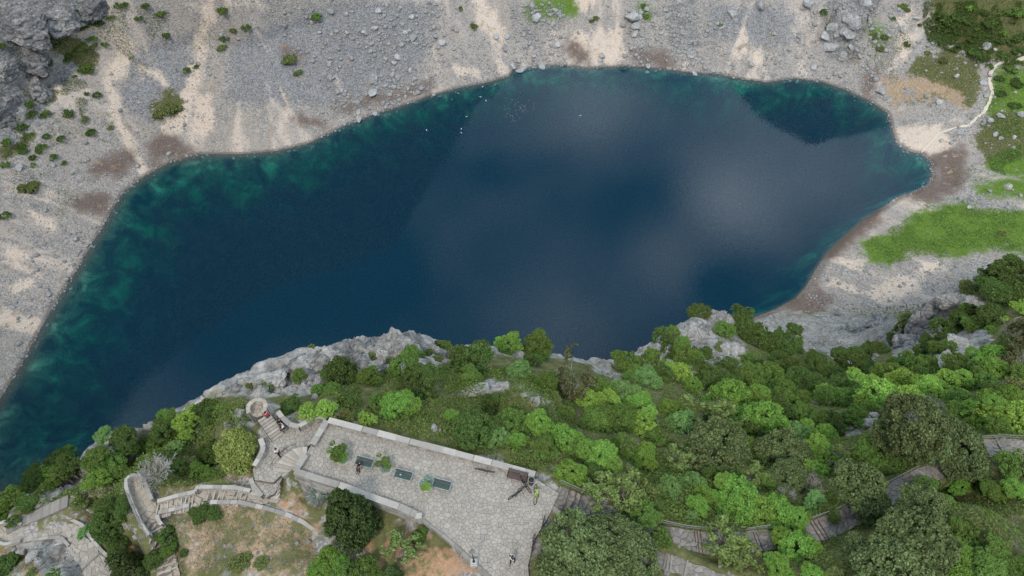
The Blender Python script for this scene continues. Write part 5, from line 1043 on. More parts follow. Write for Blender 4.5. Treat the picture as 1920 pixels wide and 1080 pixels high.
BL = [(1005,31,20),(997,9,20),(828,78,15),(773,30,14),(775,69,15),(855,55,12),(952,67,14),(978,127,22),(972,111,16),(1045,83,12),(1052,67,12),(1128,102,18),(1184,28,28),(1193,46,26),(1042,17,12),(700,142,24),(697,170,22),(738,162,14),(776,147,16),(769,131,14),(745,106,13),(659,108,13),(619,144,18),(739,117,12),(673,223,12),(703,212,12),(694,201,13),(673,208,11),(703,51,14),(683,59,12),(673,56,10),(816,67,11),(930,67,12),(947,91,10),(1000,103,10),(1017,122,14),(962,123,12),(1034,98,12),(814,176,9),(815,4,16),(709,19,12),(800,3,14),
 (1169,44,14),(1212,16,12),(1425,8,24),(1371,22,22),(1451,62,12),(1408,118,18),(1294,105,13),(1298,118,11),(1304,137,13),(1214,122,12),(1214,134,12),(1337,131,10),(1359,98,10),(1343,92,9),(1362,64,8),(1332,45,10),(1346,43,9),(1353,51,9),(1519,3,26),(1590,34,30),(1563,49,26),(1584,57,30),(1548,66,20),(1553,86,22),(1579,101,18),(1566,66,12),(1595,86,12),(1527,122,14),(1504,105,9),(1522,101,7),(1577,141,10),(1599,38,36),(1589,58,28),(1624,6,24),(1793,141,13),(1651,169,18),(1802,244,14),(1810,243,8),(1761,190,12),(1749,173,7),(1850,84,16),(1866,92,10),(1857,225,14),(1876,216,14),(1913,213,16),(1866,250,11),(1876,258,11),(1901,256,12),(1784,267,9),(1765,262,8),(1790,262,9),(1844,154,12),(1848,178,10),(1750,79,10),(1740,84,12),(1690,55,12),(1718,33,14),(1611,104,12),(1577,108,12),
 (1818,387,10),(1855,357,8),(1740,384,7),(1612,612,28),(1653,624,16),(1890,348,18),(135,323,9),(100,309,9),(37,312,14),(260,192,6),(487,83,8),(587,113,9),(498,223,9),(622,145,12),(91,572,8),(54,592,9),(23,576,8),(142,371,8),(134,324,8),(1126,112,10),(1190,60,16),(1200,30,12),(1060,105,8),(1085,60,8),(640,170,10),(760,180,9),(725,195,9),(790,165,9),(650,60,10),(760,60,9),(730,80,9),(835,110,8),(850,90,8),(620,95,8),(600,60,8),(585,40,10),(620,20,12),(650,25,11),(1440,100,8),(1380,60,8),(1500,60,9),(1240,60,9),(1265,90,8),(1140,10,8)]
reg = {}
def regb(px, py):
    if px < 300: return 'on the sandy left bank'
    if px < 860: return 'on the rubble fan across the lake' if py < 120 else 'low on the rubble fan near the water'
    if px < 1240: return 'between the two pale sand chutes'
    if px < 1500: return 'on the far shore right of centre'
    if px < 1700: return 'among the cracked bedrock at upper right' if py < 400 else 'below the right-hand rock ridge'
    return 'beside the winding footpath' if py < 300 else 'by the green meadow'
for e in BL: reg.setdefault(regb(*e[:2]), []).append(e)
for rg, es in reg.items():
    es.sort(key=lambda e: e[0])
    for i, (px, py, w) in enumerate(es):
        x, y, z, t = G(px, py + w * .2); s = w * t * .5 * 1.12; sz = 'large' if w > 17 else 'mid-sized' if w > 10 else 'small'
        lab = '%s grey boulder %s, %s' % (sz, rg, 'leftmost' if i == 0 else 'rightmost' if i == len(es) - 1 else NUM[i] + ' from left')
        o = link('boulder', random.choice(BOULD), None, (x, y, z + s * .12)); o.scale = (s, s, s * random.uniform(.75, 1.05)); o.rotation_euler = (random.uniform(-.5, .5), random.uniform(-.5, .5), random.uniform(0, 6)); tag(o, lab, 'boulder', 'boulders on the slopes across the lake')
NR = [(447, 773, 34, 'flat-topped pale rock slab left of the round lookout'), (430, 790, 26, 'cracked pale rock below the flat slab by the round lookout'), (466, 762, 26, 'pale rock wedged against the round lookout'), (480, 757, 22, 'pale rock on the lake side of the round lookout'), (424, 812, 16, 'small pale rock under the cracked slab by the rounded tree'),
 (176, 950, 24, 'jagged white rock on the grass below lower left steps'), (815, 803, 16, 'white rock alone on the grass beyond the parapet'), (826, 806, 9, 'small white stone beside the lone white rock'), (910, 643, 22, 'grey limestone block at the cliff edge, leftmost of three'), (925, 656, 20, 'grey limestone block at the cliff edge, middle of three'), (970, 662, 20, 'grey limestone block at the cliff edge, rightmost of three'),
 (1005, 888, 16, 'rough stone lump outside the parapet end'), (992, 893, 10, 'small rough stone beside the parapet end'), (950, 722, 20, 'pale rock on the crest of the grassy knoll'), (935, 724, 12, 'small pale rock left of the knoll crest rock'), (900, 735, 8, 'tiny pale rock on the left knoll slope'), (1004, 752, 18, 'pale rock on the right shoulder of the knoll'), (990, 746, 12, 'small pale rock above the knoll shoulder'), (1130, 686, 26, 'pale outcrop rock right of the brown conifer'), (1145, 700, 14, 'small outcrop rock below the pale outcrop'),
 (62, 1040, 24, 'pale rock beside the lower winding path curve'), (112, 1030, 26, 'white rock at the inner bend of the lower path'), (40, 1030, 20, 'grey rock under the small lower lookout'), (90, 1015, 20, 'flat grey rock inside the lower path loop'), (100, 950, 16, 'rock on the pale ledge by lower left steps'), (95, 930, 20, 'grey rock at the top of the lower left ledge'), (120, 912, 22, 'pale rock slab at the ledge top near the water'), (75, 945, 16, 'rough rock at the left of the pale ledge'), (200, 835, 20, 'white rock at the cliff edge among shrubs'), (285, 795, 20, 'pale rock at the cliff edge above shrubs'), (186, 850, 14, 'small white rock at the cliff edge'),
 (255, 1005, 14, 'white rock under the oval platform railing'), (372, 807, 14, 'white rock in dry grass left of the rounded tree'), (365, 822, 9, 'small white rock in dry grass'), (236, 908, 16, 'pale rock supporting the oval platform'), (242, 955, 12, 'pale rock under the middle of the oval platform'), (575, 905, 26, 'weathered grey rock under the curved stair corner'), (598, 925, 20, 'rock with dried plants below retaining wall'), (560, 893, 16, 'knobbly rock beside the stair foot'), (620, 940, 26, 'grey rough rock between agave and dark evergreen'),
 (497, 897, 14, 'rock at the outer edge of lower landing'), (484, 880, 16, 'white boulder cluster piece by the curved parapet foot'), (478, 892, 12, 'small white boulder by the curved parapet foot'), (1595, 800, 20, 'grey rock at the foot of the wooded crest'), (1625, 785, 26, 'long grey rock in the yellow-green wood'), (1640, 775, 18, 'upper grey rock in the yellow-green wood'), (1915, 745, 14, 'pale rock at the right edge among trees'), (1690, 880, 10, 'brown stone in the leaf litter'), (520, 715, 22, 'craggy limestone lump on the rim above the lookout'), (590, 745, 16, 'rough limestone lump behind the yellow-green bush'),
 (1250, 1072, 14, 'grey stones beside the side path'), (1305, 1078, 10, 'small grey stone by the side path'), (1350, 1060, 10, 'reddish split stone on the bank'), (1790, 640, 24, 'grey crag on the right ridge'), (1770, 668, 22, 'pale crag under the right ridge'), (1820, 618, 24, 'upper pale crag on the right ridge'), (1745, 678, 18, 'lower pale crag on the right ridge'), (1850, 640, 18, 'crag beside the bright right tree')]
for px, py, w, lab in NR:
    x, y, z, t = G(px, py + w * .15); s = w * t * .5 * 1.15
    o = link('limestone_rock', random.choice(LIMER), None, (x, y, z + s * .08)); o.scale = (s, s * random.uniform(.8, 1), s * random.uniform(.7, 1)); o.rotation_euler = (random.uniform(-.35, .35), random.uniform(-.35, .35), random.uniform(0, 6)); tag(o, lab, 'rock', 'limestone rocks on the rim')

from mathutils import noise as mno
def crag_mesh(name, mat, seed, sub=5, amp=.34):
    bm = bmesh.new(); bmesh.ops.create_icosphere(bm, subdivisions=sub, radius=1); off = Vector((seed * 7.3, seed * 3.1, seed * 1.7)); rng = random.Random(seed)
    planes = [(Vector((rng.gauss(0, 1), rng.gauss(0, 1), rng.gauss(0, .7))).normalized(), rng.uniform(.55, .85)) for _ in range(9)]
    for v in bm.verts:
        p = v.co.copy()
        for n, d in planes:
            e = p.dot(n) - d
            if e > 0: p -= n * e * .85
        w = mno.hetero_terrain(p * 1.6 + off, .7, 2.2, 6, .6); c_ = mno.voronoi(p * 2.3 + off)[0]; st = math.sin((p.z * 1.0 + p.x * .35 + mno.noise(p * 1.5 + off) * .3) * 16) * .025
        p = p * (1 + (w - .8) * amp * .5 + min(c_[1] - c_[0], .25) * .5 - .06 + st); v.co = p
    me = bpy.data.meshes.new(name); bm.to_mesh(me); bm.free(); me.materials.append(mat); return me
M['darkcrag'] = rock_material('dark_crag', (.05, .05, .052), (.17, .168, .17), (.46, .43, .40), .35, .6)
CRAGD = [crag_mesh('crag', M['darkcrag'], 3 + i) for i in range(3)]; CRAGL = [crag_mesh('limestone_crag', M['lime'], 13 + i) for i in range(4)]
CR = [(18, 200, 62, 1.0, 0, 'huge dark grey cliff block at the left picture edge above the bank'), (74, 160, 44, 1.1, 0, 'dark smooth-faced crag beside the huge cliff block'), (125, 25, 70, .7, 0, 'striped pale and dark rock slab at the top left'), (40, 40, 80, .7, 0, 'broad grey cliff slab in the top left corner'), (60, 110, 60, .6, 0, 'rough grey crag between the corner slab and the cliff blocks'), (5, 120, 50, .7, 0, 'grey crag at the left picture edge below the corner slab'), (175, 5, 50, .6, 0, 'grey rock face at the top edge above the shrubs'),
  (1745, 592, 62, 1.3, 0, 'dark grey leaning rock face on the right-hand ridge'), (1712, 640, 52, 1.0, 0, 'lower end of the dark right-hand rock ridge'), (1785, 562, 46, .9, 1, 'pale crag at the top of the right-hand rock ridge'), (1825, 570, 40, .7, 1, 'pale stepped crag behind the ridge top'), (1612, 612, 46, .7, 1, 'grey ledge rock at the foot of the right scree'), (1650, 600, 40, .8, 0, 'small dark cliff below the right scree'), (1560, 640, 40, .5, 1, 'pale weathered ledge in the gully'), (1590, 590, 40, .4, 1, 'flat grey ledge where scree meets gully'),
  (668, 648, 60, .5, 1, 'highest craggy limestone knob on the left rim'), (740, 645, 84, .5, 1, 'broad craggy limestone mass on the left rim'), (800, 655, 52, .5, 1, 'right end of the craggy limestone mass on rim'), (575, 684, 60, .6, 1, 'jagged limestone outcrop left of the highest knob'), (510, 704, 54, .6, 1, 'jagged limestone outcrop above the round lookout'), (620, 668, 48, .6, 1, 'low limestone outcrop between knob and jagged outcrops'), (455, 724, 40, .5, 1, 'low limestone outcrop at the lower end of left rim'), (700, 680, 44, .5, 1, 'limestone hump behind the broad craggy mass'), (205, 835, 34, .5, 1, 'limestone ledge above the lower left shrubs'),
  (118, 915, 34, .6, 1, 'pale limestone ledge above the narrow hillside steps'), (143, 898, 30, .5, 1, 'limestone lump between ledge and bright green tree'), (95, 925, 26, .5, 1, 'limestone lump at the upper end of the lower left ledge'), (1340, 596, 44, .8, 1, 'pointed limestone top at the centre-right rim'), (1300, 622, 50, .6, 1, 'limestone hump left of the pointed top'), (1370, 655, 46, .5, 1, 'limestone ledge in front of the pointed top'), (1420, 688, 44, .5, 1, 'limestone ledge descending towards the dark trees'), (1265, 690, 40, .45, 1, 'long low limestone ledge in the central wood'), (1215, 656, 30, .6, 1, 'small brownish limestone knob at the water skyline'), (1130, 684, 34, .5, 1, 'bright limestone ledge right of the brown conifer'), (1800, 640, 50, .6, 1, 'upper pale rock ledge on the right wooded slope'), (1770, 672, 46, .5, 1, 'lower pale rock ledge on the right wooded slope')]
for px, py, w, tz, lt, lab in CR:
    x, y, z, t = G(px, py + w * .12); s_ = w * t * .5 * 1.1; o = link('limestone_crag' if lt else 'cliff_crag', random.choice(CRAGL if lt else CRAGD), None, (x, y, z - s_ * .22)); o.scale = (s_, s_ * random.uniform(.75, 1), s_ * tz); o.rotation_euler = (random.uniform(-.25, .25), random.uniform(-.25, .25), random.uniform(0, 6)); tag(o, lab, 'crag', 'rock crags')

# rubble: the loose stones nobody could count
def scatter_rocks(name, mat, pts, sizes, seed):
    rng = np.random.default_rng(seed); bm = bmesh.new(); bmesh.ops.create_icosphere(bm, subdivisions=1, radius=1)
    base = np.array([v.co[:] for v in bm.verts]); tri = np.array([[v.index for v in f.verts] for f in bm.faces]); bm.free(); n = len(pts)
    v = base[None] * (1 + rng.uniform(-.28, .28, (n, len(base), 1))); v = v * np.stack([rng.uniform(.7, 1.2, n), rng.uniform(.7, 1.2, n), rng.uniform(.5, .9, n)], 1)[:, None, :] * np.asarray(sizes)[:, None, None]
    a = rng.uniform(0, 6.28, n); c_, s_ = np.cos(a)[:, None], np.sin(a)[:, None]; x = v[..., 0] * c_ - v[..., 1] * s_; y = v[..., 0] * s_ + v[..., 1] * c_
    v = np.stack([x, y, v[..., 2]], -1) + np.asarray(pts)[:, None, :]; f = (tri[None] + (np.arange(n) * len(base))[:, None, None]).reshape(-1, 3)
    return tag(link(name, np_mesh(name, v.reshape(-1, 3), tris=f, mat=mat)), kind='stuff')
def region_points(polys, n, seed, zf, dens=None):
    rng = np.random.default_rng(seed); out = []; P2 = []
    for poly, share in polys:
        w3 = [G(a, b)[:2] for a, b in poly]; xs_ = [p[0] for p in w3]; ys_ = [p[1] for p in w3]; k = int(n * share); got = 0
        while got < k:
            x = rng.uniform(min(xs_), max(xs_), k * 2); y = rng.uniform(min(ys_), max(ys_), k * 2); m = inside(w3, x, y)
            if m.sum() == 0: break
            x, y = x[m][:k - got], y[m][:k - got]; P2.append(np.stack([x, y], 1)); got += len(x)
    P2 = np.concatenate(P2); return np.stack([P2[:, 0], P2[:, 1], zf(P2[:, 0], P2[:, 1])], 1)
RZ = [([(440, 2), (640, 2), (830, 2), (835, 150), (700, 215), (590, 262), (600, 150)], .30), ([(955, 2), (1060, 2), (1060, 124), (965, 128)], .09), ([(1170, 2), (1320, 2), (1390, 145), (1170, 122)], .13), ([(1440, 2), (1720, 2), (1700, 200), (1640, 190), (1540, 150), (1430, 150)], .18),
      ([(1700, 60), (1918, 100), (1918, 300), (1800, 290), (1700, 220)], .05), ([(0, 2), (440, 2), (400, 280), (270, 325), (150, 480), (0, 740)], .14), ([(1500, 560), (1540, 500), (1640, 490), (1800, 485), (1780, 530), (1700, 570), (1560, 590)], .05), ([(1780, 370), (1918, 350), (1918, 400), (1840, 390)], .03), ([(840, 10), (900, 5), (950, 140), (860, 160)], .03)]
pts = region_points(RZ, 30000, 3, far_at); sz = np.random.default_rng(4).pareto(2.6, len(pts)) * .22 + .16; sz = np.minimum(sz, 1.7)
clump = fbm(pts[:, 0], pts[:, 1], 14, 3, 77); keep = (clump > -.25) | (np.random.default_rng(5).random(len(pts)) < .3); scatter_rocks('scree_rubble', M['boulder'], pts[keep], sz[keep], 6)
BZ = [([(600, 70), (640, 4), (835, 4), (838, 150), (700, 215), (625, 200)], .5), ([(960, 20), (1055, 10), (1060, 122), (968, 126)], .16), ([(1180, 20), (1300, 10), (1380, 140), (1180, 120)], .12), ([(1500, 4), (1700, 4), (1650, 150), (1540, 130)], .22)]
pts = region_points(BZ, 4200, 23, far_at); sz = np.minimum(np.random.default_rng(24).pareto(2.4, len(pts)) * .45 + .32, 2.1); cl = fbm(pts[:, 0], pts[:, 1], 18, 3, 78) > -.15; scatter_rocks('boulder_field', M['boulder'], pts[cl], sz[cl], 25)
# stones along the water's edge
SH = np.array(SHORE[2:48]); seg = resample([tuple(p) for p in SH], 2600); rg_ = np.random.default_rng(8); sp = np.array([(p[0] + rg_.normal(0, 1.3), p[1] + rg_.normal(0, 1.3)) for p in seg])
scatter_rocks('shore_rubble', M['boulder'], np.stack([sp[:, 0], sp[:, 1], far_at(sp[:, 0], sp[:, 1])], 1), np.minimum(rg_.pareto(2.2, len(sp)) * .22 + .18, 1.2), 9)
NZ = [([(415, 742), (485, 705), (570, 676), (668, 650), (790, 648), (840, 672), (700, 704), (560, 738)], .22), ([(320, 955), (420, 945), (520, 965), (590, 1010), (600, 1078), (330, 1078)], .2), ([(1240, 662), (1296, 620), (1342, 598), (1365, 612), (1450, 690), (1300, 690)], .10), ([(5, 1030), (140, 1010), (160, 1075), (10, 1075)], .12), ([(180, 860), (285, 815), (290, 835), (90, 945), (75, 945)], .05), ([(1740, 650), (1840, 615), (1770, 690)], .04), ([(1420, 610), (1690, 600), (1640, 680), (1500, 640)], .08), ([(1790, 1000), (1918, 960), (1918, 1040)], .03)]
pts = region_points(NZ, 9000, 13, height_at); sz = np.minimum(np.random.default_rng(14).pareto(3.2, len(pts)) * .045 + .03, .35); scatter_rocks('loose_stones', M['lime'], pts, sz, 15)

RN = [([(415, 742), (485, 705), (570, 676), (668, 650), (790, 648), (840, 672), (700, 704), (560, 738)], .45), ([(1240, 662), (1296, 620), (1342, 598), (1365, 612), (1450, 690), (1300, 690)], .2), ([(180, 860), (285, 815), (290, 835), (90, 945), (75, 945)], .08), ([(1740, 650), (1840, 615), (1770, 690)], .07), ([(1690, 650), (1770, 560), (1840, 570), (1740, 630)], .06), ([(1420, 610), (1690, 600), (1640, 680), (1500, 640)], .14)]
pts = region_points(RN, 9500, 18, height_at); sz = np.minimum(np.random.default_rng(19).pareto(2.3, len(pts)) * .17 + .12, 1.5); kk_ = fbm(pts[:, 0], pts[:, 1], 4, 3, 91) > -.1; pts = pts[kk_]; sz = sz[kk_]; pts[:, 2] -= sz * .25; scatter_rocks('limestone_rubble', M['lime'], pts, sz, 20)

# undergrowth and grass on the rim
def ground_leaves(name, mat, polys, n, seed, size, lift, zf=None, thr=-.12):
    pts = region_points(polys, n, seed, zf or height_at); rng = np.random.default_rng(seed + 1); cl = fbm(pts[:, 0], pts[:, 1], 2.2 if zf is None else 11, 3, seed)
    k = cl > thr; pts = pts[k]; cl = cl[k]; ins = np.zeros(len(pts), bool)
    for poly in (TERR, LAND, LAND2, APRON): ins |= inside(poly, pts[:, 0], pts[:, 1])
    for d_ in PATHS.values(): ins |= seg_dist([(a[0], a[1]) for a in d_['w3']], pts[:, 0], pts[:, 1], False) < d_['w'] / 2 + .1
    pts = pts[~ins]; cl = cl[~ins]; pts[:, 2] += rng.random(len(pts)) * lift * (1 + 4 * np.maximum(cl, 0)); nr = rng.normal(size=pts.shape) * .55 + np.array([0, 0, .9]); nr /= np.linalg.norm(nr, axis=1, keepdims=True)
    v, q = leaf_quads(pts, nr, size, rng); return tag(link(name, np_mesh(name, v, quads=q, mat=mat)), kind='stuff')
WOOD = [([(1080, 700), (1250, 690), (1480, 650), (1560, 680), (1700, 720), (1900, 720), (1918, 830), (1500, 830), (1100, 830)], .3), ([(1060, 830), (1500, 830), (1640, 920), (1500, 985), (1300, 1000), (1200, 970), (1080, 900)], .22), ([(1500, 840), (1900, 780), (1918, 1078), (1480, 1078)], .2), ([(640, 775), (620, 720), (900, 690), (1080, 700), (1080, 900), (1000, 885)], .18), ([(20, 960), (180, 850), (400, 750), (480, 780), (420, 900), (200, 960)], .10)]
ground_leaves('undergrowth', LEAF['U'], WOOD, 60000, 31, .10, .12)
ground_leaves('green_undergrowth', LEAF['G'], WOOD, 90000, 33, .11, .45)
ground_leaves('dark_undergrowth', LEAF['D'], WOOD, 80000, 34, .10, .40)
ground_leaves('dry_grass', LEAF['W'], [([(320, 955), (420, 945), (520, 965), (590, 1010), (600, 1078), (330, 1078)], .3), ([(290, 900), (420, 880), (470, 905), (330, 925)], .1), ([(150, 945), (230, 930), (200, 980), (160, 985)], .08), ([(800, 740), (980, 720), (960, 790), (900, 850), (720, 790)], .3), ([(1790, 900), (1918, 900), (1918, 1010), (1800, 1010)], .22)], 16000, 35, .055, .06)
ground_leaves('low_scrub', LEAF['U'], [([(2, 100), (150, 10), (420, 10), (400, 80), (230, 150), (200, 300), (60, 480), (2, 520)], .3), ([(1560, 10), (1915, 10), (1915, 110), (1800, 200), (1700, 210), (1600, 120)], .4), ([(1780, 210), (1915, 120), (1915, 480), (1800, 400)], .15), ([(2, 2), (830, 2), (600, 250), (250, 310)], .1), ([(950, 5), (1500, 5), (1450, 130), (1000, 110)], .05)], 26000, 39, .33, .5, far_at, .12)
ground_leaves('dark_scrub', LEAF['D'], [([(2, 40), (150, 10), (330, 10), (300, 60), (180, 150), (150, 250), (30, 300), (2, 300)], .35), ([(1730, 5), (1915, 5), (1915, 130), (1830, 120), (1740, 80)], .65)], 40000, 41, .33, 1.3, far_at, .02)
ground_leaves('meadow_plants', LEAF['G'], [([(1620, 455), (1720, 400), (1780, 385), (1915, 395), (1915, 470), (1800, 478), (1670, 495)], .6), ([(1850, 295), (1915, 270), (1915, 340), (1860, 320)], .2), ([(1850, 215), (1870, 140), (1915, 130), (1915, 260), (1870, 260)], .2)], 14000, 37, .35, .4, far_at)
# ------------------------------------------------------------------ furniture, people, bicycles
def bench(px, py, label, rot, mats=('teal', 'slat'), L_=1.75, name='bench'):
    x, y, z = P(px, py, TZ + .4); t = thing(name, label, 'bench', (x, y, TZ), rot)
    fm, sm = M[mats[0]], M[mats[1]]
    for i in range(5): m = MB(); m.box((0, -.20 + i * .105, .44), (L_ - .1, .085, .03)); m.build('seat_slat', sm, t)
    for i in range(3): m = MB(); m.box((0, .31 + i * .035, .55 + i * .12), (L_ - .1, .03, .095)); m.build('back_slat', sm, t)
    for s in (-1, 1):
        m = MB(); X = s * (L_ / 2 - .03); m.tube([(X, -.28, 0), (X, -.28, .62), (X, .30, .62), (X, .42, .92)], .028, 6); m.tube([(X, .27, 0), (X, .27, .5)], .028, 6); m.tube([(X, -.28, .42), (X, .3, .42)], .028, 6); m.build('end_frame', fm, t)
    m = MB(); m.tube([(-L_ / 2 + .03, -.28, .44), (L_ / 2 - .03, -.28, .44)], .026, 6); m.build('front_rail', fm, t); m = MB(); m.tube([(-L_ / 2 + .03, .42, .92), (L_ / 2 - .03, .42, .92)], .028, 6); m.build('top_rail', fm, t)
    return t
RB_ = R(-15)
bench(683, 869, 'teal-framed slatted bench with a person sitting on its left end', RB_)
bench(756, 893, 'middle teal-framed slatted bench with a small blue scrap on it', RB_)
bench(828, 911, 'teal-framed slatted bench on the right, beside the grey-green round planting', RB_)
m = MB(); m.box((0, 0, 0), (.16, .11, .012)); o = m.build('paper_scrap', M['blue'], None, False, P(751, 890, TZ + .47)); tag(o, 'small light blue scrap lying on the middle bench', 'litter')
bench(970, 894, 'dark brown slatted bench backed against the stone parapet', RB_, ('iron', 'brownslat'), 1.9)
m = MB(); m.box((0, 0, 0), (.55, .35, .02)); x, y, z, t_ = G(201, 1055); o = m.build('blue_sheet', M['blue'], None, False, (x, y, z + .12)); tag(o, 'light blue sheet left on the lower winding path', 'litter')
# small square pale slabs let into the paving
for i, (px, py) in enumerate([(865, 934), (873, 930)]):
    m = MB(); m.box((0, 0, 0), (.3, .3, .05), .7); o = m.build('square_slab', M['coping'], None, False, P(px, py, TZ)); o.location.z = TZ + .005; tag(o, ['pale square slab in the paving, the lower left of a pair', 'pale square slab in the paving, the upper right of a pair'][i], 'slab', 'pale square slabs')
# litter bin
x, y, z = P(996, 906, TZ); t = thing('litter_bin', 'round dark litter bin in the parapet corner', 'bin', (x, y, TZ))
m = MB(); m.lathe((0, 0, 0), [(.24, 0), (.27, .75), (.30, .78), (.30, .84), (.24, .84), (.22, .5), (.02, .5)], 16); m.build('drum', M['bin'], t); m = MB(); m.torus((0, 0, .84), (0, 0, 1), .28, .03); m.build('rim', M['rail'], t)
# lamp
x, y, z = P(889, 1057, TZ); t = thing('street_lamp', 'old street lamp on a pale block at the terrace kerb', 'lamp', (x, y, TZ - .3))
m = MB(); m.prism([(-.3, -.3), (.3, -.3), (.3, .3), (-.3, .3)], 0, .75); m.prism([(-.22, -.22), (.22, -.22), (.22, .22), (-.22, .22)], .75, 1.0); m.build('plinth', M['concrete'], t)
m = MB(); m.lathe((0, 0, 1.0), [(.12, 0), (.12, .15), (.07, .3), (.05, 1.2), (.045, 2.4), (.09, 2.5), (.05, 2.6)], 10); m.build('pole', M['iron'], t)
m = MB(); m.lathe((0, 0, 3.6), [(.12, 0), (.23, .45)], 4); m.build('lantern', M['lampglass'], t); m = MB(); m.lathe((0, 0, 4.05), [(.30, 0), (.28, .04), (.06, .22), (.03, .3)], 4); m.build('lantern_cap', M['rail'], t)
# planters with young trees
def planter(px, py, rad, label, bush, sapling, lime=False):
    x, y, z = P(px, py, TZ); t = thing('planting', label, 'plant', (x, y, TZ), random.uniform(0, 3))
    m = MB(); m.lathe((0, 0, -.1), [(rad + .06, 0), (rad + .05, .17), (rad - .03, .17), (rad - .03, .12)], 18); m.build('kerb_ring', M['planter'], t)
    if bush:
        me = CUSHION; o = link('foliage', me, t); o.scale = (rad * 1.1, rad * 1.1, rad * .95); o.location = (0, 0, .02)
    for (dx, dy, s, h) in sapling:
        o = link('branch', random.choice(CROWNS['Y' if lime else 'G']), t); o.scale = (s, s, s * .8); o.location = (dx, dy, h); m = MB(); m.tube([(0, 0, 0), (dx * .4, dy * .4, h * .5), (dx, dy, h + s * .3)], [.03, .022, .012], 5); m.build('stem', M['bark'], t)
CUSHION = crown_mesh('cushion_foliage', LEAF['K'], 777, n=1500, leaf=.15, lobes=26, lobe_r=.34)
planter(644, 862, .55, 'young green tree with sprawling leafy branches over a grey shrub', True, [(-.5, .1, .5, 1.3), (.0, .3, .55, 1.5), (-.1, -.1, .6, .9), (.5, .35, .45, 1.2), (-.5, .75, .35, 1.9), (.1, 1.0, .32, 2.1)])
planter(724, 880, .55, 'thin-leaved sapling rising through a grey-green shrub between two benches', True, [(-.5, .3, .35, .9), (.2, .4, .4, 1.0), (-.3, .9, .28, 1.4), (.3, -.1, .4, .7)])
planter(799, 907, .72, 'round grey-green cushion shrub with a lime-yellow sprout', True, [(-.45, .55, .36, 1.2), (-.35, .9, .28, 1.4), (-.7, .75, .25, 1.3)], True)
# agave and bank plants
def agave(px, py, s, label):
    x, y, z, t_ = G(px, py); t = thing('agave', label, 'plant', (x, y, z - .1))
    for i in range(34):
        a = i * 2.4; e = .25 + .9 * (i / 34); l = s * random.uniform(.8, 1.1); m = MB(); v = []; 
        for k in range(6):
            u = k / 5; r_ = l * (math.cos(e) * u); h = l * (math.sin(e) * u - .25 * u * u); w = .075 * s * (1 - u) ** .6 * (1 if k else .7)
            cx_, sx_ = math.cos(a), math.sin(a); v += [(cx_ * r_ - sx_ * w, sx_ * r_ + cx_ * w, h + .02), (cx_ * r_, sx_ * r_, h - .03), (cx_ * r_ + sx_ * w, sx_ * r_ - cx_ * w, h + .02)]
        m.v = v; m.f = [(k * 3, k * 3 + 1, k * 3 + 4, k * 3 + 3) for k in range(5)] + [(k * 3 + 1, k * 3 + 2, k * 3 + 5, k * 3 + 4) for k in range(5)]; m.build('leaf', LEAF['K'], t)
agave(596, 928, 1.35, 'large blue-green agave rosette below the retaining wall')
agave(612, 934, .8, 'smaller agave rosette half behind the large one')

def bicycle(px, py, rot, label, lean=.12, col='iron', frame='iron'):
    x, y, z = P(px, py, TZ + .4); t = thing('bicycle', label, 'bicycle', (x, y, TZ + .0), rot, 'bicycles left on the terrace'); t.rotation_euler = (lean + .28, 0, rot); t.scale = (1.08,) * 3
    for X in (-.53, .53):
        m = MB(); m.torus((X, 0, .35), (0, 1, 0), .33, .032, 22, 6); w = m.build('wheel', M['rubber'], t)
        m = MB()
        for k in range(8): a = k * math.pi / 4; m.tube([(X, 0, .35), (X + .31 * math.cos(a), 0, .35 + .31 * math.sin(a))], .005, 3, False)
        m.torus((X, 0, .35), (0, 1, 0), .305, .012, 18, 4); m.tube([(X, -.05, .35), (X, .05, .35)], .03, 6); m.build('rim', M['rail'], w)
    m = MB()
    for a, b, r in [((-.53, 0, .35), (-.08, 0, .32), .024), ((-.53, 0, .35), (-.20, 0, .78), .022), ((-.08, 0, .32), (-.22, 0, .88), .03), ((-.20, 0, .76), (.34, 0, .86), .036), ((-.08, 0, .32), (.36, 0, .72), .045)]: m.tube([a, b], r, 6)
    m.build('frame', M[frame], t)
    m = MB(); m.tube([(.53, 0, .35), (.40, 0, .70), (.34, 0, .98)], .022, 6); m.build('fork', M[col], t)
    m = MB(); m.tube([(.32, -.34, 1.0), (.38, -.1, .99), (.38, .1, .99), (.32, .34, 1.0)], .018, 6); m.tube([(.32, .34, 1.0), (.24, .34, .99)], .02, 6); m.build('handlebar', M['iron'], t)
    m = MB(); m.prism([(-.38, -.07), (-.1, -.02), (-.1, .02), (-.38, .07)], .90, .95); m.build('saddle', M['iron'], t)
    m = MB(); m.torus((-.08, .04, .32), (0, 1, 0), .09, .012, 12, 4); m.tube([(-.08, -.09, .32), (.04, -.09, .2), (.04, -.16, .2)], .012, 4); m.tube([(-.08, .09, .32), (-.2, .09, .44), (-.2, .16, .44)], .012, 4); m.build('crank', M['rail'], t)
bicycle(909, 878, R(-12), 'black bicycle leaning on the long parapet left of the brown bench', .2)
bicycle(965, 921, R(40), 'black bicycle parked diagonally in front of the brown bench', .25)
bicycle(989, 906, R(-62), 'black bicycle standing next to the litter bin', .2)
bicycle(1001, 927, R(88), 'black and lime-green bicycle below the litter bin', .1, frame='lime_paint')
bicycle(1016, 986, R(75), 'black bicycle half under the olive evergreen, the upper one', -.2)
bicycle(998, 1022, R(80), 'black bicycle half under the olive evergreen, the lower one', -.2)

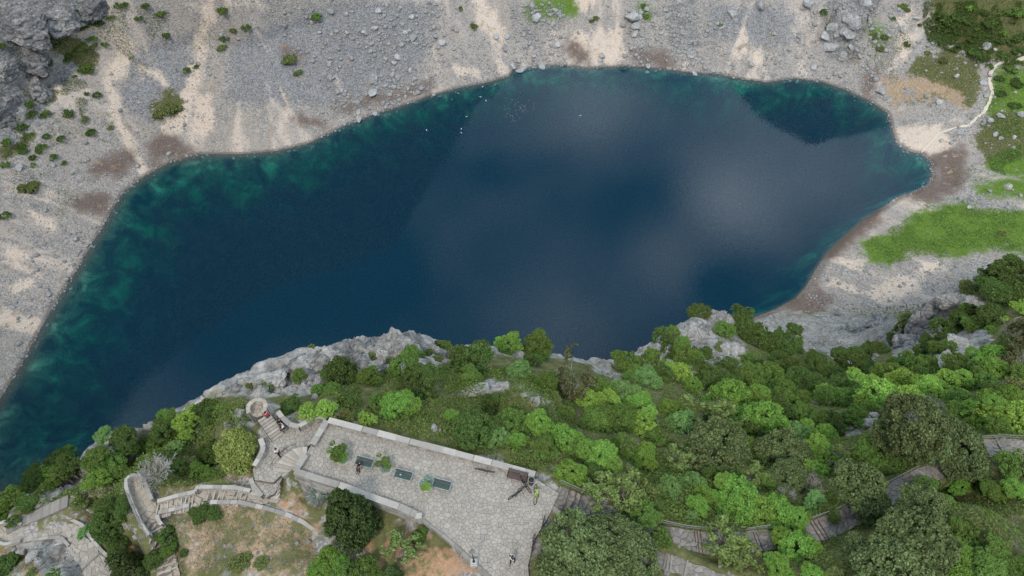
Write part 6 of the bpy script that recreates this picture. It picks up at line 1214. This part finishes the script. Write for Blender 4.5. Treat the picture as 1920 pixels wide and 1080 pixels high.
def person(loc, rz, joints, label, top='black', legs='black', hair='hair', arms_bare=True):
    """joints: dict of points in metres, z up, facing +y; one continuous skinned body; clothes and hair are parts"""
    t = thing('person', label, 'person', loc, rz)
    J = joints; names = []; idx = {}
    def skin_obj(name, nodes, edges, mat, parent, lv=2):
        me = bpy.data.meshes.new(name); ks = list(nodes); me.from_pydata([nodes[k][0] for k in ks], [(ks.index(a), ks.index(b)) for a, b in edges], []); me.materials.append(mat); o = link(name, me, parent)
        md = o.modifiers.new('skin', 'SKIN'); md.use_smooth_shade = True
        if me.skin_vertices:
            for i, k in enumerate(ks): r_ = nodes[k][1]; me.skin_vertices[0].data[i].radius = r_ if hasattr(r_, '__len__') else (r_, r_); me.skin_vertices[0].data[i].use_root = (i == 0)
        sb = o.modifiers.new('sub', 'SUBSURF'); sb.levels = lv; sb.render_levels = lv; return o
    N_ = dict(pelvis=(J['pelvis'], (.15, .11)), waist=(J['waist'], (.135, .10)), chest=(J['chest'], (.17, .12)), neck=(J['neck'], .055), head0=(J['head0'], .085), head=(J['head'], .10), crown_=(J['crown'], .075))
    E = [('pelvis', 'waist'), ('waist', 'chest'), ('chest', 'neck'), ('neck', 'head0'), ('head0', 'head'), ('head', 'crown_')]
    for s in 'lr':
        N_.update({'sh' + s: (J['sh' + s], .065), 'el' + s: (J['el' + s], .042), 'wr' + s: (J['wr' + s], .028), 'ha' + s: (J['ha' + s], .034), 'hi' + s: (J['hi' + s], .095), 'kn' + s: (J['kn' + s], .062), 'an' + s: (J['an' + s], .042), 'to' + s: (J['to' + s], .038)})
        E += [('chest', 'sh' + s), ('sh' + s, 'el' + s), ('el' + s, 'wr' + s), ('wr' + s, 'ha' + s), ('pelvis', 'hi' + s), ('hi' + s, 'kn' + s), ('kn' + s, 'an' + s), ('an' + s, 'to' + s)]
        h = Vector(J['ha' + s]); w = Vector(J['wr' + s]); d = (h - w).normalized(); sd_ = d.cross(Vector((0, 0, 1))).normalized() if abs(d.z) < .9 else Vector((1, 0, 0))
    body = skin_obj('body', N_, E, M['skin'], t)
    for s in 'lr':
        h = Vector(J['ha' + s]); w = Vector(J['wr' + s]); d = (h - w).normalized(); sd_ = d.cross(Vector((0, 1, .2))).normalized()
        for k in range(5):
            off = sd_ * (-.03 + .02 * k); ln = (.055, .075, .08, .07, .05)[k]; 
            if k == 0: off = sd_ * -.035 - d * .03
            m = MB(); p0 = h + off * .8; p1 = p0 + d * ln * .6 + (sd_ * -.02 if k == 0 else Vector()); p2 = p1 + (d + Vector((0, .3, -.2))).normalized() * ln * .5; m.tube([tuple(p0), tuple(p1), tuple(p2)], [.010, .009, .006], 5); m.build('finger', M['skin'], body)
    # shirt
    C_ = {k: (N_[k][0], tuple(q + .02 for q in N_[k][1]) if hasattr(N_[k][1], '__len__') else N_[k][1] + .018) for k in ('pelvis', 'waist', 'chest', 'shl', 'shr')}; Ec = [('pelvis', 'waist'), ('waist', 'chest'), ('chest', 'shl'), ('chest', 'shr')]
    for s in 'lr':
        a, b = Vector(J['sh' + s]), Vector(J['el' + s]); C_['sl' + s] = (tuple(a.lerp(b, .6 if arms_bare else 1.0)), .06); Ec.append(('sh' + s, 'sl' + s))
        if not arms_bare: C_['sw' + s] = (J['wr' + s], .042); Ec.append(('sl' + s, 'sw' + s))
    skin_obj('shirt', C_, Ec, M[top], t)
    C_ = {'pelvis': (J['pelvis'], (.16, .12))}; Ec = []
    for s in 'lr':
        C_.update({'hi' + s: (J['hi' + s], .108), 'kn' + s: (J['kn' + s], .078), 'an' + s: (J['an' + s], .058)}); Ec += [('pelvis', 'hi' + s), ('hi' + s, 'kn' + s), ('kn' + s, 'an' + s)]
    skin_obj('trousers', C_, Ec, M[legs], t)
    for s in 'lr':
        a = Vector(J['an' + s]); b = Vector(J['to' + s]); d = (b - a); d.z = 0; d = d.normalized() if d.length > 1e-4 else Vector((0, 1, 0)); m = MB(); w = Vector((-d.y, d.x, 0)) * .05; p = a - d * .07; q = a + d * .20
        m.prism([(p.x - w.x, p.y - w.y), (q.x - w.x * .8, q.y - w.y * .8), (q.x + w.x * .8, q.y + w.y * .8), (p.x + w.x, p.y + w.y)], min(a.z, b.z) - .07, min(a.z, b.z) + .02); m.build('shoe', M['iron'], t)
    hd = Vector(J['head']); cr_ = Vector(J['crown']); bm = bmesh.new(); bmesh.ops.create_icosphere(bm, subdivisions=2, radius=.112); 
    for v in bm.verts: v.co.z = max(v.co.z, -.03 if v.co.y > -.02 else -.09) * 1.05
    me = bpy.data.meshes.new('hair'); bm.to_mesh(me); bm.free(); me.materials.append(M[hair]); o = link('hair', me, t, tuple(hd + (cr_ - hd) * .35 + Vector((0, -.018, .012))))
    f = Vector((0, 1, 0)); m = MB(); n0 = hd + f * .095; m.tube([tuple(n0 + Vector((0, 0, .02))), tuple(n0 + Vector((0, .022, -.02)))], [.008, .013], 5)
    m.build('nose', M['skin'], body)
    for s in (-1, 1):
        m = MB(); m.lathe((hd.x + s * .034, hd.y + .088, hd.z + .01), [(.002, 0), (.009, .005), (.002, .01)], 6); m.build('eye', M['iron'], body); m = MB(); m.tube([(hd.x + s * .098, hd.y - .01, hd.z - .03), (hd.x + s * .105, hd.y - .01, hd.z + .02)], .014, 5); m.build('ear', M['skin'], body)
    m = MB(); m.box((hd.x, hd.y + .09, hd.z - .05), (.045, .012, .008)); m.build('mouth', M['red'], body)
    return t
def standing(stride=.0, arm=.1, lean=.0):
    j = dict(pelvis=(0, 0, .93), waist=(0, lean * .3, 1.08), chest=(0, lean * .7, 1.32), neck=(0, lean, 1.48), head0=(0, lean + .01, 1.56), head=(0, lean + .03, 1.63), crown=(0, lean + .02, 1.70))
    for s, k in (('l', -1), ('r', 1)):
        f = stride * k; j.update({'sh' + s: (k * .19, lean * .8, 1.40), 'el' + s: (k * .27, lean - f * .5, 1.13), 'wr' + s: (k * .26, lean - f * .8 + arm, .90), 'ha' + s: (k * .25, lean - f * .85 + arm + .03, .83), 'hi' + s: (k * .10, 0, .88), 'kn' + s: (k * .11, f * .5 + .05, .49), 'an' + s: (k * .11, f, .09), 'to' + s: (k * .12, f + .14, .05)})
    return j
def seated(h=.46, legs_out=.45, lean=.1, hands=(.12, .35, .62)):
    j = dict(pelvis=(0, 0, h + .1), waist=(0, 0, h + .26), chest=(0, lean * .6, h + .48), neck=(0, lean, h + .63), head0=(0, lean + .02, h + .70), head=(0, lean + .06, h + .77), crown=(0, lean + .05, h + .84))
    for s, k in (('l', -1), ('r', 1)):
        j.update({'sh' + s: (k * .19, lean * .7, h + .56), 'el' + s: (k * .27, lean + .1, h + .30), 'wr' + s: (k * hands[0], hands[1], h + hands[2] - .35), 'ha' + s: (k * hands[0] * .6, hands[1] + .05, h + hands[2] - .32), 'hi' + s: (k * .1, .05, h + .08), 'kn' + s: (k * .12, legs_out, h + .08 if h > .3 else h + .3), 'an' + s: (k * .11, legs_out + .18, .10), 'to' + s: (k * .11, legs_out + .31, .06)})
    return j
def at_t(px, py, z, h=0): q = P(px, py, z + h); return (q[0], q[1], z)
person(at_t(675, 871, TZ, .45), R(180) + RB_, seated(), 'person in black sitting on the left end of a terrace bench, head bowed')
person(at_t(627, 853, TZ, .5), R(200), standing(.05), 'person in dark clothes partly hidden behind the young terrace tree')
person(at_t(961, 1050, TZ, .5), R(160), standing(.28, .05), 'person in black with a pale bag strap walking across the wide terrace', arms_bare=False)
person(at_t(521, 848, 235.35, .8), R(-120), standing(.25), 'person with white top and black trousers walking over the landing', top='white')
person(at_t(526, 790, 235.35, .5), R(150), seated(.45, .35), 'person in black sitting beside the short flight of steps')
person(at_t(532, 801, 235.35, .5), R(120), seated(.45, .35), 'person in black with white sleeves sitting lower beside the steps', top='white')
person(at_t(501, 778, 236.6, .5), R(60), seated(.15, .3), 'person in red and black sitting at the lookout stair head', top='red')
# stone block seats the two visitors use
for px, py, lab in ((526, 791, 'rough stone seat under the visitor in black'), (532, 802, 'rough stone seat under the visitor with white sleeves')):
    q = at_t(px, py, 235.35, .4); o = link('flat_rock', LIMER[0], None, (q[0], q[1], 235.5)); o.scale = (.38, .34, .38); tag(o, lab, 'rock')
# pale strap of the walking visitor
q = at_t(961, 1050, TZ, .5); m = MB(); m.torus((0, 0, 1.28), (.55, .1, .8), .24, .03, 16, 5); o = m.build('shoulder_bag_strap', M['white'], None, False, q); tag(o, 'pale bag strap over the shoulder of the walking visitor', 'strap')
x, y, z, t_ = G(1852, 138); person((x, y, z), R(30), standing(.2), 'tiny dark figure walking on the pale footpath across the lake')

# ------------------------------------------------------------------ across the lake
# stone cross laid on the ground
x, y, z, t_ = G(1708, 188); t = thing('stone_cross', 'large cross laid out of white stones on the ground by the far shore', 'cross', (x, y, z))
def wline(p0, p1, w, n):
    a = G(*p0); b = G(*p1); out = []
    for i in range(n):
        u = (i + .5) / n
        for s in (-1, 1): out.append((a[0] + (b[0] - a[0]) * u + s * w * (-(b[1] - a[1])) / math.dist(a[:2], b[:2]), a[1] + (b[1] - a[1]) * u + s * w * (b[0] - a[0]) / math.dist(a[:2], b[:2])))
    return out
cs = wline((1716, 163), (1677, 206), .55, 30) + wline((1690, 168), (1722, 182), 1.5, 22) + wline((1694, 168), (1718, 180), .6, 16)
for i, (px_, py_) in enumerate(cs):
    o = link('stone', BOULD[i % 6], t, (px_ - x, py_ - y, float(far_at(px_, py_)) - z + .1)); o.scale = (.42,) * 3; o.rotation_euler = (0, 0, i * 1.3)
# footpath
fp = [(1990, 98), (1918, 110), (1885, 114), (1868, 122), (1857, 137), (1855, 152), (1861, 172), (1856, 190), (1845, 210), (1830, 222), (1815, 236), (1790, 240), (1760, 250), (1745, 268), (1728, 286)]
W3 = resample([G(*q)[:2] for q in fp], 150); wd = [.9 if i < 110 else .6 for i in range(150)]; Lp = []; Rp = []
for i, q in enumerate(W3):
    a = W3[max(i - 1, 0)]; b = W3[min(i + 1, 149)]; l = math.dist(a, b); n_ = (-(b[1] - a[1]) / l, (b[0] - a[0]) / l); w = wd[i] * (1 + .35 * math.sin(i * .9) * math.sin(i * .37)); Lp.append((q[0] + n_[0] * w, q[1] + n_[1] * w)); Rp.append((q[0] - n_[0] * w, q[1] - n_[1] * w))
v = [(a, b, float(far_at(a, b)) + .22) for a, b in Lp + Rp]; m = MB(); m.v = v; m.f = [(i, 150 + i, 151 + i, i + 1) for i in range(149)]; o = m.build('footpath', plain('trodden_sand', (.55, .47, .38), .95)); tag(o, kind='structure')
# gulls
def gull_mesh(fly):
    m = MB(); m.lathe((0, 0, 0), [(.02, -.0), (.10, .06), (.11, .12), (.05, .2)], 8)
    m.tube([(-.30, 0, .08), (-.1, 0, .10), (.14, 0, .11), (.24, 0, .19)], [.02, .10, .09, .05], 8); m.tube([(.24, 0, .19), (.34, 0, .18)], [.03, .008], 5)
    return m.mesh('gull', M['gull'], True)
def wing_mesh(s):
    m = MB(); m.v = [(-.08, 0, .12), (.12, 0, .12), (.12, s * .42, .26), (-.06, s * .42, .24), (-.05, s * .8, .18), (-.08, s * .78, .18)] + [(-.08, 0, .10), (.12, 0, .10), (.12, s * .42, .245), (-.06, s * .42, .225), (-.05, s * .8, .17), (-.08, s * .78, .17)]
    m.f = [(0, 1, 2, 3), (3, 2, 4, 5), (9, 8, 7, 6), (11, 10, 8, 9)]; return m.mesh('wing', M['gull'])
GM = gull_mesh(0); WM = [wing_mesh(s) for s in (-1, 1)]
GL = [(966,195),(975,200),(972,199),(968,187),(971,192),(965,200),(977,203),(984,206),(978,197),(991,189),(1001,194),(1005,193),(1001,205),(1000,200),(990,209),(980,210),(974,206),(975,202),(967,207),(961,218),(957,217),(963,221),(968,214),(970,217),(974,222),(949,219),(950,214),(945,205),(948,205),(947,200),(954,203),(946,198),(937,202),(930,184),(960,187),(976,174),(985,199),(986,203),(981,198),(963,226),(967,227),(960,228),(961,224),(952,213),(979,207),(983,200)]
for i, (px, py) in enumerate(GL):
    q = P(px, py, .0); o = link('gull', GM, None, (q[0], q[1], .02)); o.rotation_euler = (0, 0, random.uniform(0, 6.28)); o.scale = (.85,) * 3; tag(o, 'white gull floating in the flock near the far shore', 'gull', 'gulls floating in a flock on the lake')
FL = [(800, 244, 'flying white gull leftmost over the dark water'), (875, 219, 'flying white gull above the ripple ring'), (911, 189, 'flying white gull nearest below the shore, right of a pair'), (901, 182, 'flying white gull, left of a pair near the shore'), (859, 175, 'white gull at the water edge left of the flock'), (905, 163, 'white gull close under the far bank'), (1088, 217, 'lone flying white gull right of the flock'), (865, 242, 'white gull inside the ripple ring, the upper one'), (865, 249, 'white gull inside the ripple ring, the lower one')]
for px, py, lab in FL:
    q = P(px, py, 6.0); t = thing('gull', lab, 'gull', q, random.uniform(0, 6.28)); o = link('body', GM, t); o.scale = (1.15,) * 3
    for w in WM: o = link('wing', w, t); o.scale = (1.15,) * 3
# orange marker buoys among the flock
for i, (px, py, lab) in enumerate([(974, 196, 'tiny orange bird-like float within the flock, upper'), (947, 197, 'tiny orange float at the left of the flock'), (953, 213, 'tiny orange float at the flock bottom')]):
    q = P(px, py, 0); m = MB(); m.lathe((0, 0, 0), [(.1, -.1), (.22, 0), (.22, .12), (.1, .25), (.02, .3)], 8); o = m.build('float', M['red'], None, True, q); tag(o, lab, 'float')
